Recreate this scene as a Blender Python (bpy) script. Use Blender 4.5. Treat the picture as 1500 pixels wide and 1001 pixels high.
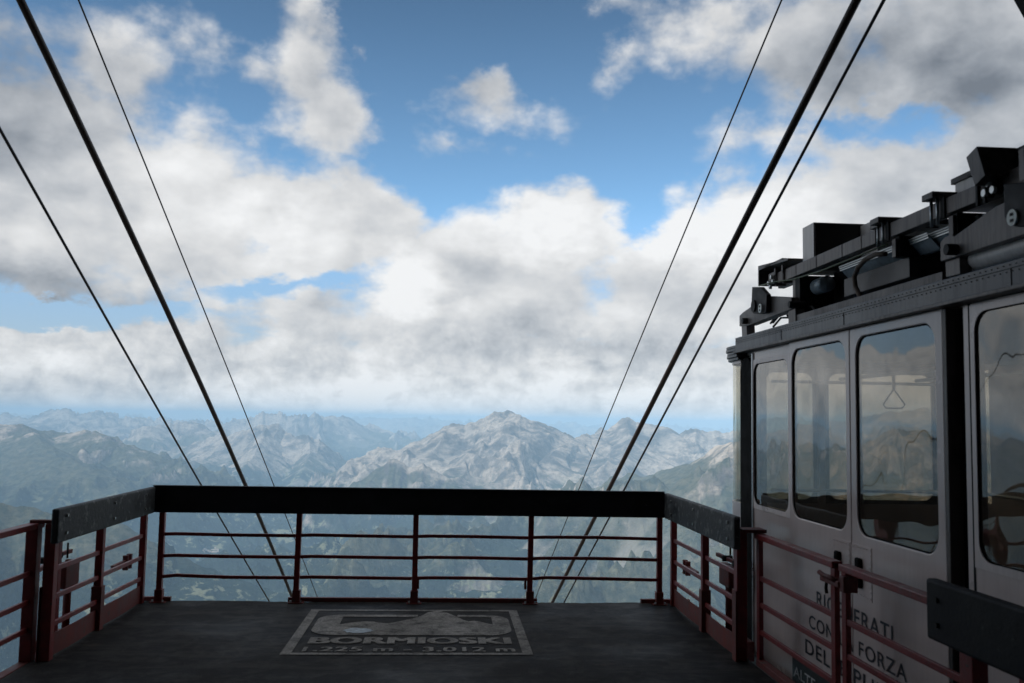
import bpy, bmesh, math, random
import numpy as np
from mathutils import Vector, Matrix
R = math.radians
random.seed(7); np.random.seed(7)
scn = bpy.context.scene
for o in list(bpy.data.objects): bpy.data.objects.remove(o)
COL = scn.collection

# ------------------------------------------------------------------ camera
EYE = Vector((0, 0, 1.7)); YAW, PITCH, ROLL, FPX = .0684, .0836, .0178, 1384.26
f_ = Vector((math.sin(YAW)*math.cos(PITCH), math.cos(YAW)*math.cos(PITCH), math.sin(PITCH)))
r_ = Vector((math.cos(YAW), -math.sin(YAW), 0)); u_ = r_.cross(f_)
cr, sr = math.cos(ROLL), math.sin(ROLL)
rr, uu = cr*r_+sr*u_, -sr*r_+cr*u_
cam = bpy.data.cameras.new('camera'); camo = bpy.data.objects.new('camera', cam); COL.objects.link(camo)
cam.lens = FPX*36/1500; cam.sensor_width = 36; cam.clip_start = .05; cam.dof.use_dof = True; cam.dof.focus_distance = 28; cam.dof.aperture_fstop = 4.5; cam.clip_end = 400000
M = Matrix.Identity(4)
for i in range(3): M[i][0], M[i][1], M[i][2] = rr[i], uu[i], -f_[i]
camo.matrix_world = Matrix.Translation(EYE) @ M
scn.camera = camo
def ray(px, py): return rr*((px-750)/FPX) + uu*(-(py-500.5)/FPX) + f_
def onX(px, py, X): d = ray(px, py); return EYE + d*(X/d.x)
def onY(px, py, Y): d = ray(px, py); return EYE + d*(Y/d.y)
def azel(px, py):
    d = ray(px, py).normalized(); return math.degrees(math.atan2(d.x, d.y)), math.degrees(math.asin(d.z))

# ------------------------------------------------------------------ light
SUN_AZ, SUN_EL = R(-122), R(41)            # azimuth from +Y towards +X
sun = bpy.data.lights.new('sun', 'SUN'); sun.energy = 4.8; sun.angle = R(.5); sun.color = (1, .95, .88)
suno = bpy.data.objects.new('sun', sun); COL.objects.link(suno)
sd = Vector((math.sin(SUN_AZ)*math.cos(SUN_EL), math.cos(SUN_AZ)*math.cos(SUN_EL), math.sin(SUN_EL)))
suno.rotation_euler = sd.to_track_quat('Z', 'Y').to_euler()
scn.view_settings.view_transform = 'Standard'; scn.view_settings.look = 'None'
scn.view_settings.exposure = 0; scn.view_settings.gamma = 1
HAZE_DENSITY = 5.2e-5
HAZE_COLOR = (.48, .745, 1.0)

class NT:
    """small node helper"""
    def __init__(s, tree): s.t = tree; s.n = tree.nodes; s.l = tree.links
    def node(s, typ, ins=None, **kw):
        n = s.n.new(typ)
        for k, v in kw.items(): setattr(n, k, v)
        for k, v in (ins or {}).items():
            if isinstance(v, bpy.types.NodeSocket): s.l.new(v, n.inputs[k])
            else: n.inputs[k].default_value = v
        return n
    def math(s, op, a, b=None, c=None, clamp=False):
        ins = {0: a}
        if b is not None: ins[1] = b
        if c is not None: ins[2] = c
        n = s.node('ShaderNodeMath', ins, operation=op); n.use_clamp = clamp; return n.outputs[0]
    def vmath(s, op, a, b=None):
        ins = {0: a}
        if b is not None: ins[1] = b
        n = s.node('ShaderNodeVectorMath', ins, operation=op); return n.outputs[0]
    def mix(s, f, a, b, blend='MIX'):
        n = s.node('ShaderNodeMix', data_type='RGBA', blend_type=blend)
        for k, v in ((0, f), (6, a), (7, b)):
            if isinstance(v, bpy.types.NodeSocket): s.l.new(v, n.inputs[k])
            else: n.inputs[k].default_value = (tuple(v)+(1,))[:4] if k else v
        return n.outputs[2]
    def noise(s, vec, scale, detail=6, rough=.55, dist=0, lac=2.0):
        ins = {'Scale': scale, 'Detail': detail, 'Roughness': rough, 'Distortion': dist, 'Lacunarity': lac}
        if vec is not None: ins['Vector'] = vec
        return s.node('ShaderNodeTexNoise', ins)
    def smooth(s, v, a, b, c=0., d=1.):
        n = s.node('ShaderNodeMapRange', {0: v, 1: a, 2: b, 3: c, 4: d}, interpolation_type='SMOOTHSTEP'); return n.outputs[0]
    def ramp(s, v, a, b, c=0., d=1.):
        n = s.node('ShaderNodeMapRange', {0: v, 1: a, 2: b, 3: c, 4: d}); return n.outputs[0]

# ------------------------------------------------------------------ sky
world = bpy.data.worlds.new('World'); scn.world = world; world.use_nodes = True
W = NT(world.node_tree); W.n.clear()
sky = W.node('ShaderNodeTexSky', sky_type='NISHITA', sun_disc=False, sun_elevation=SUN_EL, sun_rotation=SUN_AZ,
             altitude=3000, air_density=1.0, dust_density=.2, ozone_density=3.5)
tc = W.node('ShaderNodeTexCoord')
sp = W.node('ShaderNodeSeparateXYZ', {0: tc.outputs['Generated']})
az = W.math('MULTIPLY', W.math('ARCTAN2', sp.outputs[0], sp.outputs[1]), 57.2958)
el = W.math('MULTIPLY', W.math('ARCSINE', sp.outputs[2]), 57.2958)
V0 = W.node('ShaderNodeCombineXYZ', {0: az, 1: el, 2: 0.}).outputs[0]
# ragged edges: large and small warps of the direction
elw = W.math('MULTIPLY', W.math('LOGARITHM', W.math('MAXIMUM', W.math('ADD', el, 4.), .5), 2.71828), 8.)
elw = W.math('ADD', elw, el)
VN = W.node('ShaderNodeCombineXYZ', {0: az, 1: elw, 2: 3.7}).outputs[0]
w1 = W.noise(VN, .16, 3, .5).outputs['Color']; w2 = W.noise(VN, .75, 5, .6).outputs['Color']
off = W.vmath('ADD', W.vmath('MULTIPLY', W.vmath('SUBTRACT', w1, (.5, .5, .5)), (5.5, 3.4, 0)),
              W.vmath('MULTIPLY', W.vmath('SUBTRACT', w2, (.5, .5, .5)), (2.3, 1.8, 0)))
V = W.vmath('ADD', V0, off)
def blobs(lst, vec, start=None):
    acc = start
    for (cx, cy, rx, ry, rot, amp) in lst:
        a, e = azel(cx, cy)
        m = W.node('ShaderNodeMapping', {'Vector': vec, 'Location': (a, e, 0), 'Rotation': (0, 0, R(-rot)),
                   'Scale': (rx/23.5, ry/23.5, 1)}, vector_type='TEXTURE')
        g = W.node('ShaderNodeTexGradient', {0: m.outputs[0]}, gradient_type='QUADRATIC_SPHERE').outputs[1]
        g2 = W.math('POWER', g, .5)      # 1-r
        if amp < 0 or acc is None or True:
            v = W.math('MULTIPLY', g2, amp)
        acc = v if acc is None else W.math('MAXIMUM' if amp > 0 else 'ADD', acc, v)
    return acc
COVER = [  # px, py, rx, ry, rotation (clockwise), amount
    (30, 270, 360, 230, 0, 1.3), (230, 300, 380, 190, 20, 1.3), (430, 320, 260, 110, 22, 1.2), (150, 90, 260, 110, 25, .62),
    (450, 95, 110, 140, -28, .9), (505, 165, 100, 90, 40, .9), (712, 125, 180, 80, 0, .72), (680, 222, 130, 40, 10, .40),
    (740, 420, 290, 150, 0, 1.4), (800, 350, 170, 90, 0, 1.2), (600, 420, 140, 80, 0, 1.2), (560, 470, 330, 80, 0, .9),
    (1010, 420, 260, 150, -20, 1.3), (1120, 380, 240, 160, 0, 1.3), (1300, 330, 330, 150, 0, 1.3), (1390, 90, 420, 230, 0, 1.2),
    (1040, 30, 300, 100, -8, .72), (1130, 190, 110, 70, 0, .7), (1480, 230, 250, 250, 0, 1.2),
    (130, 500, 380, 60, 0, .9), (80, 570, 480, 100, 0, 1.2), (480, 560, 450, 90, 0, 1.3), (450, 480, 260, 40, 0, .8), (750, 600, 1600, 40, 0, 1.2), (900, 550, 600, 90, 0, 1.3), (1400, 560, 500, 120, 0, 1.2),
    (560, 300, 120, 70, 30, 1.0), (640, 480, 300, 80, 0, 1.2), (-500, 250, 500, 260, 0, 1.0), (-900, 480, 600, 180, 0, 1.0), (2100, 300, 600, 300, 0, 1.0)]
HOLES = [(630, 20, 150, 90, 0, -1.0), (820, 60, 90, 120, 0, -.7), (1235, 178, 90, 40, 20, -.8), (1320, 180, 90, 34, 30, -.5), (405, 418, 130, 26, -12, -.85), (40, 455, 140, 26, 8, -.75), 
         (170, 462, 200, 24, 0, -.6), (560, 535, 90, 26, 0, -.55), (930, 330, 70, 40, -20, -.5)]
cov = blobs(COVER, V); cov = blobs(HOLES, V, cov)
def cloudnoise(vec):
    a = W.noise(vec, .20, 7, .50).outputs[0]
    return a
n0 = cloudnoise(VN)
VNu = W.vmath('ADD', VN, (-.8, 1.5, 0)); n1 = cloudnoise(VNu)
dens = W.math('ADD', cov, W.math('MULTIPLY', W.math('SUBTRACT', n0, .5), 1.9))
dens = W.math('ADD', dens, W.ramp(el, 0., 9., .10, -.06))
dens = W.math('ADD', dens, W.ramp(W.math('ABSOLUTE', az), 36., 55., 0., .55))  # unseen cloud towards the sides, added to make the ambient light less blue
dens = W.math('ADD', dens, W.ramp(el, 27., 36., 0., .45))
dens = W.math('ADD', dens, W.ramp(el, .5, 5., .6, 0.))
mask = W.smooth(dens, .08, .62)
mask = W.math('MULTIPLY', mask, W.ramp(el, 10., 24., .97, .93))
BRIGHT = [(750, 590, 1200, 46, 0, .22), (600, 410, 110, 70, 0, .5), (1010, 340, 140, 80, -15, .42), (800, 335, 190, 60, 0, .40), (1150, 340, 160, 80, 0, .36), (560, 560, 100, 40, 0, .25),
          (250, 270, 260, 120, 20, .2), (420, 330, 160, 60, 20, .22), (820, 545, 110, 36, 0, .25), (40, 535, 120, 40, 0, .2)]
DARK = [(60, 425, 330, 60, 6, -.38), (0, 80, 300, 200, 30, -.42), (880, 505, 240, 50, 4, -.12), (1420, 150, 330, 170, 10, -.27), (1200, 90, 260, 120, 0, -.22),
        (1480, 60, 260, 200, 0, -.18), (740, 480, 160, 40, 0, -.10), (480, 110, 140, 160, 0, -.12), (120, 590, 300, 50, 0, -.10), (700, 125, 120, 60, 0, -.22)]
br = W.math('MULTIPLY', W.math('SUBTRACT', n0, n1), .95)
b1 = None
for L, cst in ((BRIGHT, 1), (DARK, 1)):
    for (cx, cy, rx, ry, rot, amp) in L:
        a, e = azel(cx, cy)
        m = W.node('ShaderNodeMapping', {'Vector': V, 'Location': (a, e, 0), 'Rotation': (0, 0, R(-rot)), 'Scale': (rx/23.5, ry/23.5, 1)}, vector_type='TEXTURE')
        g = W.node('ShaderNodeTexGradient', {0: m.outputs[0]}, gradient_type='SPHERICAL').outputs[1]
        br = W.math('MULTIPLY_ADD', W.smooth(g, 0., 1.), amp, br)
n3 = W.noise(V0, .85, 6, .6, .3).outputs[0]
br = W.math('ADD', br, W.math('MULTIPLY', W.math('SUBTRACT', n3, .5), W.ramp(el, 2., 8., .85, .08)))
br = W.math('ADD', br, W.ramp(el, .5, 4.5, .08, 0.))
thick = W.smooth(dens, .3, 1.25)
br = W.math('ADD', br, W.math('MULTIPLY', thick, -.10))
lum = W.ramp(br, -.62, .26, .22, .95)
ccol = W.mix(W.ramp(lum, .15, .75), (.80, .88, 1.0), (1, .995, .985))
cscale = W.node('ShaderNodeVectorMath', {0: ccol, 3: lum}, operation='SCALE').outputs[0]
skyt = W.mix(1., sky.outputs[0], W.mix(W.ramp(el, 2., 13.), (1.35, 1.12, 1.0), (.98, 1.13, 1.03)), 'MULTIPLY')
skys = W.node('ShaderNodeVectorMath', {0: skyt, 3: W.math('MINIMUM', W.ramp(el, 11., 25., .185, .11), W.ramp(el, 0., 12., .062, .185))}, operation='SCALE').outputs[0]
full = W.mix(W.smooth(el, -1.2, -.2), (.10, .13, .17), W.mix(mask, skys, cscale))
bg = W.node('ShaderNodeBackground', {0: full, 1: 1.0})
wo = W.node('ShaderNodeOutputWorld', {0: bg.outputs[0]})
world.cycles.sampling_method = 'MANUAL'; world.cycles.sample_map_resolution = 512

# ------------------------------------------------------------------ materials
MATS = {}
def mat(name, color, rough=.6, metal=0., var=.25, scale=6., bump=0., bscale=40., streak=0., chips=None, spec=.5, coord='Object', detail=6):
    m = bpy.data.materials.new(name); m.use_nodes = True; t = NT(m.node_tree); t.n.clear()
    tc = t.node('ShaderNodeTexCoord').outputs[coord]
    n = t.noise(tc, scale, detail, .6).outputs[0]
    c = t.mix(t.ramp(n, .3, .7), tuple(x*(1-var) for x in color), tuple(min(1, x*(1+var)) for x in color))
    if streak:
        mp = t.node('ShaderNodeMapping', {'Vector': tc, 'Scale': (22, 22, 1.3)}).outputs[0]
        s = t.noise(mp, 1.5, 4, .6).outputs[0]
        c = t.mix(t.math('MULTIPLY', t.smooth(s, .45, .62), streak), c, tuple(x*.35 for x in color))
    if chips:
        s = t.noise(tc, chips[1], 8, .7).outputs[0]
        c = t.mix(t.smooth(s, chips[2], chips[2]+.05), c, chips[0])
    b = t.node('ShaderNodeBsdfPrincipled', {'Base Color': c, 'Roughness': t.ramp(n, .3, .7, max(0, rough-.1), min(1, rough+.1)), 'Metallic': metal, 'Specular IOR Level': spec})
    if bump:
        bn = t.noise(tc, bscale, 6, .65).outputs[0]
        bp = t.node('ShaderNodeBump', {'Height': bn, 'Strength': bump, 'Distance': .01}); t.l.new(bp.outputs[0], b.inputs['Normal'])
    t.node('ShaderNodeOutputMaterial', {0: b.outputs[0]})
    MATS[name] = m; return m
red = mat('red_paint', (.175, .014, .014), .42, 0, .3, 9, .25, 60, chips=((.07, .035, .028), 16, .60))
redd = mat('red_paint_worn', (.125, .019, .015), .6, 0, .35, 5, .3, 50, chips=((.07, .045, .035), 9, .60))
board = mat('board_dark_timber', (.013, .014, .017), .65, 0, .4, 5, .25, 30, chips=((.04, .045, .05), 18, .64), spec=.2)
boardw = mat('board_weathered', (.034, .038, .040), .6, 0, .6, 5, .9, 26, chips=((.12, .13, .13), 11, .555), spec=.4)
steel = mat('dark_steel', (.078, .066, .062), .45, .15, .3, 3, .2, 60, streak=.7)
steelg = mat('grey_steel', (.135, .115, .107), .45, .15, .25, 3, .15, 60, streak=.6)
blackm = mat('black_steel', (.008, .008, .009), .6, 0, .3, 8, spec=.25)
whitem = mat('white_disc', (.75, .8, .75), .4, 0, .1, 8)
zinc = mat('zinc', (.5, .52, .52), .35, .9, .15, 8)
fasc = mat('fascia_metal', (.075, .077, .086), .40, .2, .45, 2.2, .1, 30, streak=.55)
cabp = mat('cabin_paint', (.66, .57, .545), .20, 0, .07, 1.6, .03, 4, streak=.06, spec=.6)
cabp2 = mat('cabin_frame_paint', (.68, .60, .58), .34, .1, .08, 2, 0, 4, streak=.12)
alu = mat('aluminium', (.42, .42, .42), .32, .85, .15, 6)
rubber = mat('black_rubber', (.004, .004, .004), .85, 0, .2, 8, spec=.15)
inner = mat('cabin_lining', (.20, .19, .175), .6, 0, .2, 2)
innerl = mat('cabin_lining_light', (.42, .40, .36), .5, 0, .12, 2)
letter = mat('lettering_black', (.02, .022, .03), .4, 0, .1, 8)
letterw = mat('lettering_white', (.7, .7, .7), .5, 0, .1, 8)
panelb = mat('panel_black', (.025, .025, .027), .35, 0, .2, 4)
boxg = mat('grey_box_paint', (.62, .59, .57), .45, .1, .12, 3, .05, 30, streak=.2)
boxd = mat('dark_box_and_shade', (.045, .038, .036), .5, .1, .2, 3, .05, 30)  # colour of the dark case, also the shade laid on the equipment box
tray = mat('bluish_tray_metal', (.30, .36, .40), .35, .2, .2, 3, streak=.3)
hosem = mat('brown_hose', (.10, .07, .05), .7, 0, .3, 30, .4, 120)
greenm = mat('green_wire', (.10, .13, .07), .6, 0, .2, 30)
concrete = mat('concrete', (.28, .275, .26), .9, 0, .25, .7, .5, 6, streak=.3)
roofm = mat('roof_cladding', (.12, .12, .125), .6, .3, .2, 1)
ropem = mat('rope_greased_brown', (.045, .028, .022), .45, .4, .35, 3)
ropek = mat('rope_dark', (.03, .028, .03), .4, .5, .3, 3)
domem = mat('roof_sky_tint', (.20, .25, .32), .25, .3, .2, 2)  # blue of the reflected sky put into the roof colour

def asphalt_mat(name, paint=0):
    m = bpy.data.materials.new(name); m.use_nodes = True; t = NT(m.node_tree); t.n.clear()
    tc = t.node('ShaderNodeTexCoord').outputs['Object']
    big = t.noise(tc, .9, 5, .6, .4).outputs[0]; mid = t.noise(tc, 5, 8, .7, .3).outputs[0]; fine = t.noise(tc, 90, 4, .7).outputs[0]
    c = t.mix(t.smooth(big, .38, .62), (.005, .0052, .006), (.020, .0195, .0195))
    c = t.mix(t.math('MULTIPLY', t.smooth(mid, .46, .62), .6), c, (.052, .049, .046))
    c = t.mix(t.math('MULTIPLY', t.smooth(fine, .5, .75), .32), c, (.055, .055, .055))
    mp = t.node('ShaderNodeMapping', {'Vector': tc, 'Scale': (1, 5, 1), 'Rotation': (0, 0, .2)}).outputs[0]
    sc = t.noise(mp, 1.3, 6, .7, .5).outputs[0]
    c = t.mix(t.math('MULTIPLY', t.smooth(sc, .50, .62), .5), c, (.052, .048, .044))
    # stray rusty spots
    rs = t.noise(tc, 2.1, 4, .6).outputs[0]
    c = t.mix(t.math('MULTIPLY', t.smooth(rs, .66, .74), .35), c, (.13, .085, .06))
    if paint:
        wear = t.noise(tc, 7, 9, .75, .3).outputs[0]
        wf = t.noise(tc, 60, 4, .75).outputs[0]
        base = t.mix(t.smooth(t.noise(tc, 2.2, 5, .6).outputs[0], .35, .7), (.27, .26, .243), (.43, .415, .39))
        k = t.math('MULTIPLY', t.smooth(wear, paint, paint-.30, .0, .95), t.smooth(wf, .72, .42, .25, .95))
        c = t.mix(k, c, base)
    gr = t.node('ShaderNodeTexVoronoi', {'Vector': tc, 'Scale': 9.}).outputs['Distance']
    c = t.mix(t.math('MULTIPLY', t.smooth(gr, .045, .02), .7), c, (.16, .15, .14))
    rough = t.ramp(big, .3, .7, .5, .9)
    h = t.math('ADD', t.math('MULTIPLY', fine, .5), mid)
    bp = t.node('ShaderNodeBump', {'Height': h, 'Strength': 1.0, 'Distance': .014})
    b = t.node('ShaderNodeBsdfPrincipled', {'Base Color': c, 'Roughness': rough, 'Normal': bp.outputs[0], 'Specular IOR Level': .12})
    t.node('ShaderNodeOutputMaterial', {0: b.outputs[0]}); return m
asph = asphalt_mat('asphalt'); paintm = asphalt_mat('worn_floor_paint', .72); paintl = asphalt_mat('worn_floor_lettering', .88)

def glass_mat(name, tint, wav=.02, refl=1.0):
    m = bpy.data.materials.new(name); m.use_nodes = True; t = NT(m.node_tree); t.n.clear()
    tc = t.node('ShaderNodeTexCoord').outputs['Object']
    n = t.noise(tc, 1.1, 2, .5).outputs[0]
    bp = t.node('ShaderNodeBump', {'Height': n, 'Strength': 1.0, 'Distance': wav})
    fr = t.node('ShaderNodeFresnel', {'IOR': 1.62, 'Normal': bp.outputs[0]})
    bf = t.math('SUBTRACT', 1., t.node('ShaderNodeNewGeometry').outputs['Backfacing'])
    frf = t.math('MULTIPLY', fr.outputs[0], bf)
    g = t.node('ShaderNodeBsdfGlossy', {'Color': (1, .98, .95, 1), 'Roughness': .015, 'Normal': bp.outputs[0]})
    tr = t.node('ShaderNodeBsdfTransparent', {'Color': tint+(1,)})
    dd = t.node('ShaderNodeBsdfDiffuse', {'Color': (.35, .33, .30, 1)})
    dn = t.noise(tc, 3.5, 7, .7).outputs[0]
    mx0 = t.node('ShaderNodeMixShader', {0: t.ramp(dn, .35, .75, .03, .12), 1: tr.outputs[0], 2: dd.outputs[0]})
    mx = t.node('ShaderNodeMixShader', {0: t.math('MULTIPLY', frf, refl, clamp=True), 1: mx0.outputs[0], 2: g.outputs[0]})
    t.node('ShaderNodeOutputMaterial', {0: mx.outputs[0]}); return m
glass = glass_mat('tinted_glass', (.62, .575, .515), .018, 1.6)
glassf = glass_mat('front_glass', (.84, .82, .76), .01, .8)

# ------------------------------------------------------------------ mesh helpers
class MB:
    def __init__(s): s.bm = bmesh.new()
    def verts(s, co): return [s.bm.verts.new(c) for c in co]
    def hexa(s, c):
        v = s.verts(c)
        for f in ((0,3,2,1),(4,5,6,7),(0,1,5,4),(1,2,6,5),(2,3,7,6),(3,0,4,7)): s.bm.faces.new([v[i] for i in f])
    def box(s, x0, x1, y0, y1, z0, z1):
        s.hexa([(x0,y0,z0),(x1,y0,z0),(x1,y1,z0),(x0,y1,z0),(x0,y0,z1),(x1,y0,z1),(x1,y1,z1),(x0,y1,z1)]); return s
    def bar(s, a, b, w, h=None, up=(0,0,1)):
        a, b = Vector(a), Vector(b); h = h or w; d = (b-a).normalized(); up = Vector(up)
        if abs(d.dot(up)) > .98: up = Vector((0,1,0))
        sx = d.cross(up).normalized(); sz = sx.cross(d)
        c = []
        for p in (a, b):
            for i, j in ((-1,-1),(1,-1),(1,1),(-1,1)): c.append(p + sx*(w/2*i) + sz*(h/2*j))
        s.hexa(c); return s
    def tube(s, pts, r, n=10, cap=True):
        pts = [Vector(p) for p in pts]; rings = []
        rs = r if isinstance(r, (list, tuple)) else [r]*len(pts)
        prev = None
        for i, p in enumerate(pts):
            d = (pts[min(i+1, len(pts)-1)]-pts[max(i-1, 0)]).normalized()
            ref = Vector((0,0,1)) if abs(d.z) < .95 else Vector((0,1,0))
            sx = d.cross(ref).normalized() if prev is None else (prev - d*prev.dot(d)).normalized()
            prev = sx; sy = d.cross(sx)
            rings.append(s.verts([p + (sx*math.cos(2*math.pi*k/n)+sy*math.sin(2*math.pi*k/n))*rs[i] for k in range(n)]))
        for a, b in zip(rings, rings[1:]):
            for k in range(n): s.bm.faces.new((a[k], a[(k+1)%n], b[(k+1)%n], b[k]))
        if cap:
            s.bm.faces.new(list(reversed(rings[0]))); s.bm.faces.new(rings[-1])
        return s
    def prism(s, pts, lo, hi, axis='x'):
        """polygon of 2D points extruded along an axis (x: pts are y,z; z: pts are x,y)"""
        def P(q, t): return (t, q[0], q[1]) if axis == 'x' else ((q[0], q[1], t) if axis == 'z' else (q[0], t, q[1]))
        a = s.verts([P(q, lo) for q in pts]); b = s.verts([P(q, hi) for q in pts]); n = len(pts)
        s.bm.faces.new(a); s.bm.faces.new(list(reversed(b)))
        for i in range(n): s.bm.faces.new((a[i], b[i], b[(i+1)%n], a[(i+1)%n]))
        return s
    def holed(s, o, h, rad, lo, hi, axis='x', k=6):
        """plate with a rounded rectangular opening; o, h = (a0,a1,b0,b1)"""
        pin, pout = [], []
        for (cx, cy, sx, sy) in ((h[1], h[3], 1, 1), (h[0], h[3], -1, 1), (h[0], h[2], -1, -1), (h[1], h[2], 1, -1)):
            q0 = {(1,1):0, (-1,1):90, (-1,-1):180, (1,-1):270}[(sx, sy)]
            for i in range(k+1):
                t = R(q0+90*i/k); x = cx-sx*rad+rad*math.cos(t); y = cy-sy*rad+rad*math.sin(t)
                pin.append((x, y)); u = i/k
                ox = o[1] if sx > 0 else o[0]; oy = o[3] if sy > 0 else o[2]
                horiz_first = q0 in (0, 180)
                if abs(u-.5) < .01: pout.append((ox, oy))
                elif (u < .5) == horiz_first: pout.append((ox, y))
                else: pout.append((x, oy))
        def P(q, t): return (t, q[0], q[1]) if axis == 'x' else (q[0], t, q[1])
        n = len(pin)
        vi0, vi1 = s.verts([P(q, lo) for q in pin]), s.verts([P(q, hi) for q in pin])
        vo0, vo1 = s.verts([P(q, lo) for q in pout]), s.verts([P(q, hi) for q in pout])
        for i in range(n):
            j = (i+1) % n
            for f in ((vi0[i], vi0[j], vo0[j], vo0[i]), (vi1[i], vo1[i], vo1[j], vi1[j]), (vi0[i], vi1[i], vi1[j], vi0[j]), (vo0[i], vo0[j], vo1[j], vo1[i])):
                s.bm.faces.new(f)
        return s
    def each(s, name, material, parent=None, **kw):
        """every connected piece becomes an object of its own"""
        left = set(s.bm.verts); out = []
        while left:
            st = [left.pop()]; grp = {st[0]}
            while st:
                for e in st.pop().link_edges:
                    for v in e.verts:
                        if v not in grp: grp.add(v); left.discard(v); st.append(v)
            mb = MB(); mp = {v: mb.bm.verts.new(v.co) for v in grp}
            for f in {f for v in grp for f in v.link_faces}: mb.bm.faces.new([mp[v] for v in f.verts])
            out.append(mb.build(name, material, parent, **kw))
        s.bm.free(); return out
    def build(s, name, material, parent=None, bevel=0, smooth=False, seg=2):
        me = bpy.data.meshes.new(name)
        bmesh.ops.recalc_face_normals(s.bm, faces=s.bm.faces)
        s.bm.to_mesh(me); s.bm.free(); me.materials.append(material)
        o = bpy.data.objects.new(name, me); COL.objects.link(o)
        if parent is not None:
            off = parent.location.copy(); p = parent.parent
            while p is not None: off += p.location; p = p.parent
            me.transform(Matrix.Translation(-off)); o.parent = parent
        if smooth:
            for p in me.polygons: p.use_smooth = True
        if bevel:
            b = o.modifiers.new('bevel', 'BEVEL'); b.width = bevel; b.segments = seg; b.limit_method = 'ANGLE'; b.angle_limit = R(40)
        return o
def rrect(a0, a1, b0, b1, rad, k=6):
    p = []
    for cx, cy, q in ((a1-rad, b1-rad, 0), (a0+rad, b1-rad, 90), (a0+rad, b0+rad, 180), (a1-rad, b0+rad, 270)):
        p += [(cx+rad*math.cos(R(q+90*i/k)), cy+rad*math.sin(R(q+90*i/k))) for i in range(k+1)]
    return p
def thing(name, label, cat, loc=(0,0,0), group=None):
    o = bpy.data.objects.new(name, None); COL.objects.link(o); o.location = loc; o.empty_display_size = .2
    o['label'] = label; o['category'] = cat
    if group: o['group'] = group
    return o
def tag(o, label, cat, group=None, kind=None):
    o['label'] = label; o['category'] = cat
    if group: o['group'] = group
    if kind: o['kind'] = kind
    return o
def text_mesh(txt, width, height, boldness=0., spacing=1.0):
    """flat lettering outline as list of verts/faces fitted to width x height (origin lower left)"""
    cu = bpy.data.curves.new('txt', 'FONT'); cu.body = txt; cu.size = 1; cu.offset = boldness; cu.space_character = spacing
    ob = bpy.data.objects.new('txt', cu); COL.objects.link(ob)
    dg = bpy.context.evaluated_depsgraph_get(); dg.update()
    me = bpy.data.meshes.new_from_object(ob.evaluated_get(dg))
    v = [tuple(x.co) for x in me.vertices]; f = [tuple(p.vertices) for p in me.polygons]
    bpy.data.objects.remove(ob); bpy.data.curves.remove(cu); bpy.data.meshes.remove(me)
    xs = [p[0] for p in v]; ys = [p[1] for p in v]
    sx = width/(max(xs)-min(xs)); sy = height/(max(ys)-min(ys)) if height else sx
    return [((p[0]-min(xs))*sx, (p[1]-min(ys))*sy) for p in v], f
def text_obj(name, txt, to3d, width, height, material, parent, bold=0., spacing=1.0):
    """one object per word"""
    v, f = text_mesh(txt, width, height, bold, spacing)
    off = parent.location.copy(); p = parent.parent
    while p is not None: off += p.location; p = p.parent
    spans = sorted((min(v[i][0] for i in q), max(v[i][0] for i in q), q) for q in f)
    n = txt.count(' ')+1; gaps = []; end = spans[0][1]
    for k in range(1, len(spans)):
        gaps.append((spans[k][0]-end, spans[k][0])); end = max(end, spans[k][1])
    cuts = sorted(x for g, x in sorted(gaps)[::-1][:n-1])
    words = [[] for _ in range(n)]
    for a, b, q in spans: words[sum(a >= c-1e-6 for c in cuts)].append(q)
    for w in words:
        used = sorted({i for q in w for i in q}); mp = {i: k for k, i in enumerate(used)}
        me = bpy.data.meshes.new(name)
        me.from_pydata([Vector(to3d(*v[i]))-off for i in used], [], [[mp[i] for i in q] for q in w]); me.materials.append(material)
        o = bpy.data.objects.new(name, me); COL.objects.link(o); o.parent = parent

# ------------------------------------------------------------------ terrain
rng = np.random.RandomState(11)
PERM = rng.permutation(512); PERM = np.concatenate([PERM, PERM]); ANG = rng.rand(512)*2*np.pi; GX, GY = np.cos(ANG), np.sin(ANG)
def perlin(x, y):
    xi = np.floor(x).astype(np.int64); yi = np.floor(y).astype(np.int64); xf = x-xi; yf = y-yi
    u = xf*xf*xf*(xf*(xf*6-15)+10); v = yf*yf*yf*(yf*(yf*6-15)+10); xi &= 511; yi &= 511
    def g(i, j, dx, dy):
        h = PERM[(PERM[(xi+i) & 511]+yi+j) & 511]; return GX[h]*dx+GY[h]*dy
    a = g(0,0,xf,yf); b = g(1,0,xf-1,yf); c = g(0,1,xf,yf-1); d = g(1,1,xf-1,yf-1)
    return ((a+(b-a)*u)*(1-v)+(c+(d-c)*u)*v)*1.5
def fbm(x, y, o=5, g=.5):
    s = 0; a = 1
    for i in range(o): s = s+a*perlin(x*2**i+17.3*i, y*2**i-9.1*i); a *= g
    return s
def ridged(x, y, o=5, g=.5):
    s = 0; a = 1; w = 1
    for i in range(o):
        n = 1-np.abs(perlin(x*2**i+31.7*i, y*2**i+5.9*i))*1.7; n = np.clip(n, 0, 1)**2*w; w = np.clip(n*1.6, 0, 1)
        s = s+a*n; a *= g
    return s
ZB = -1600.
FIELDS = ((.13, .19, .07), (.36, .38, .21))
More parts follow.
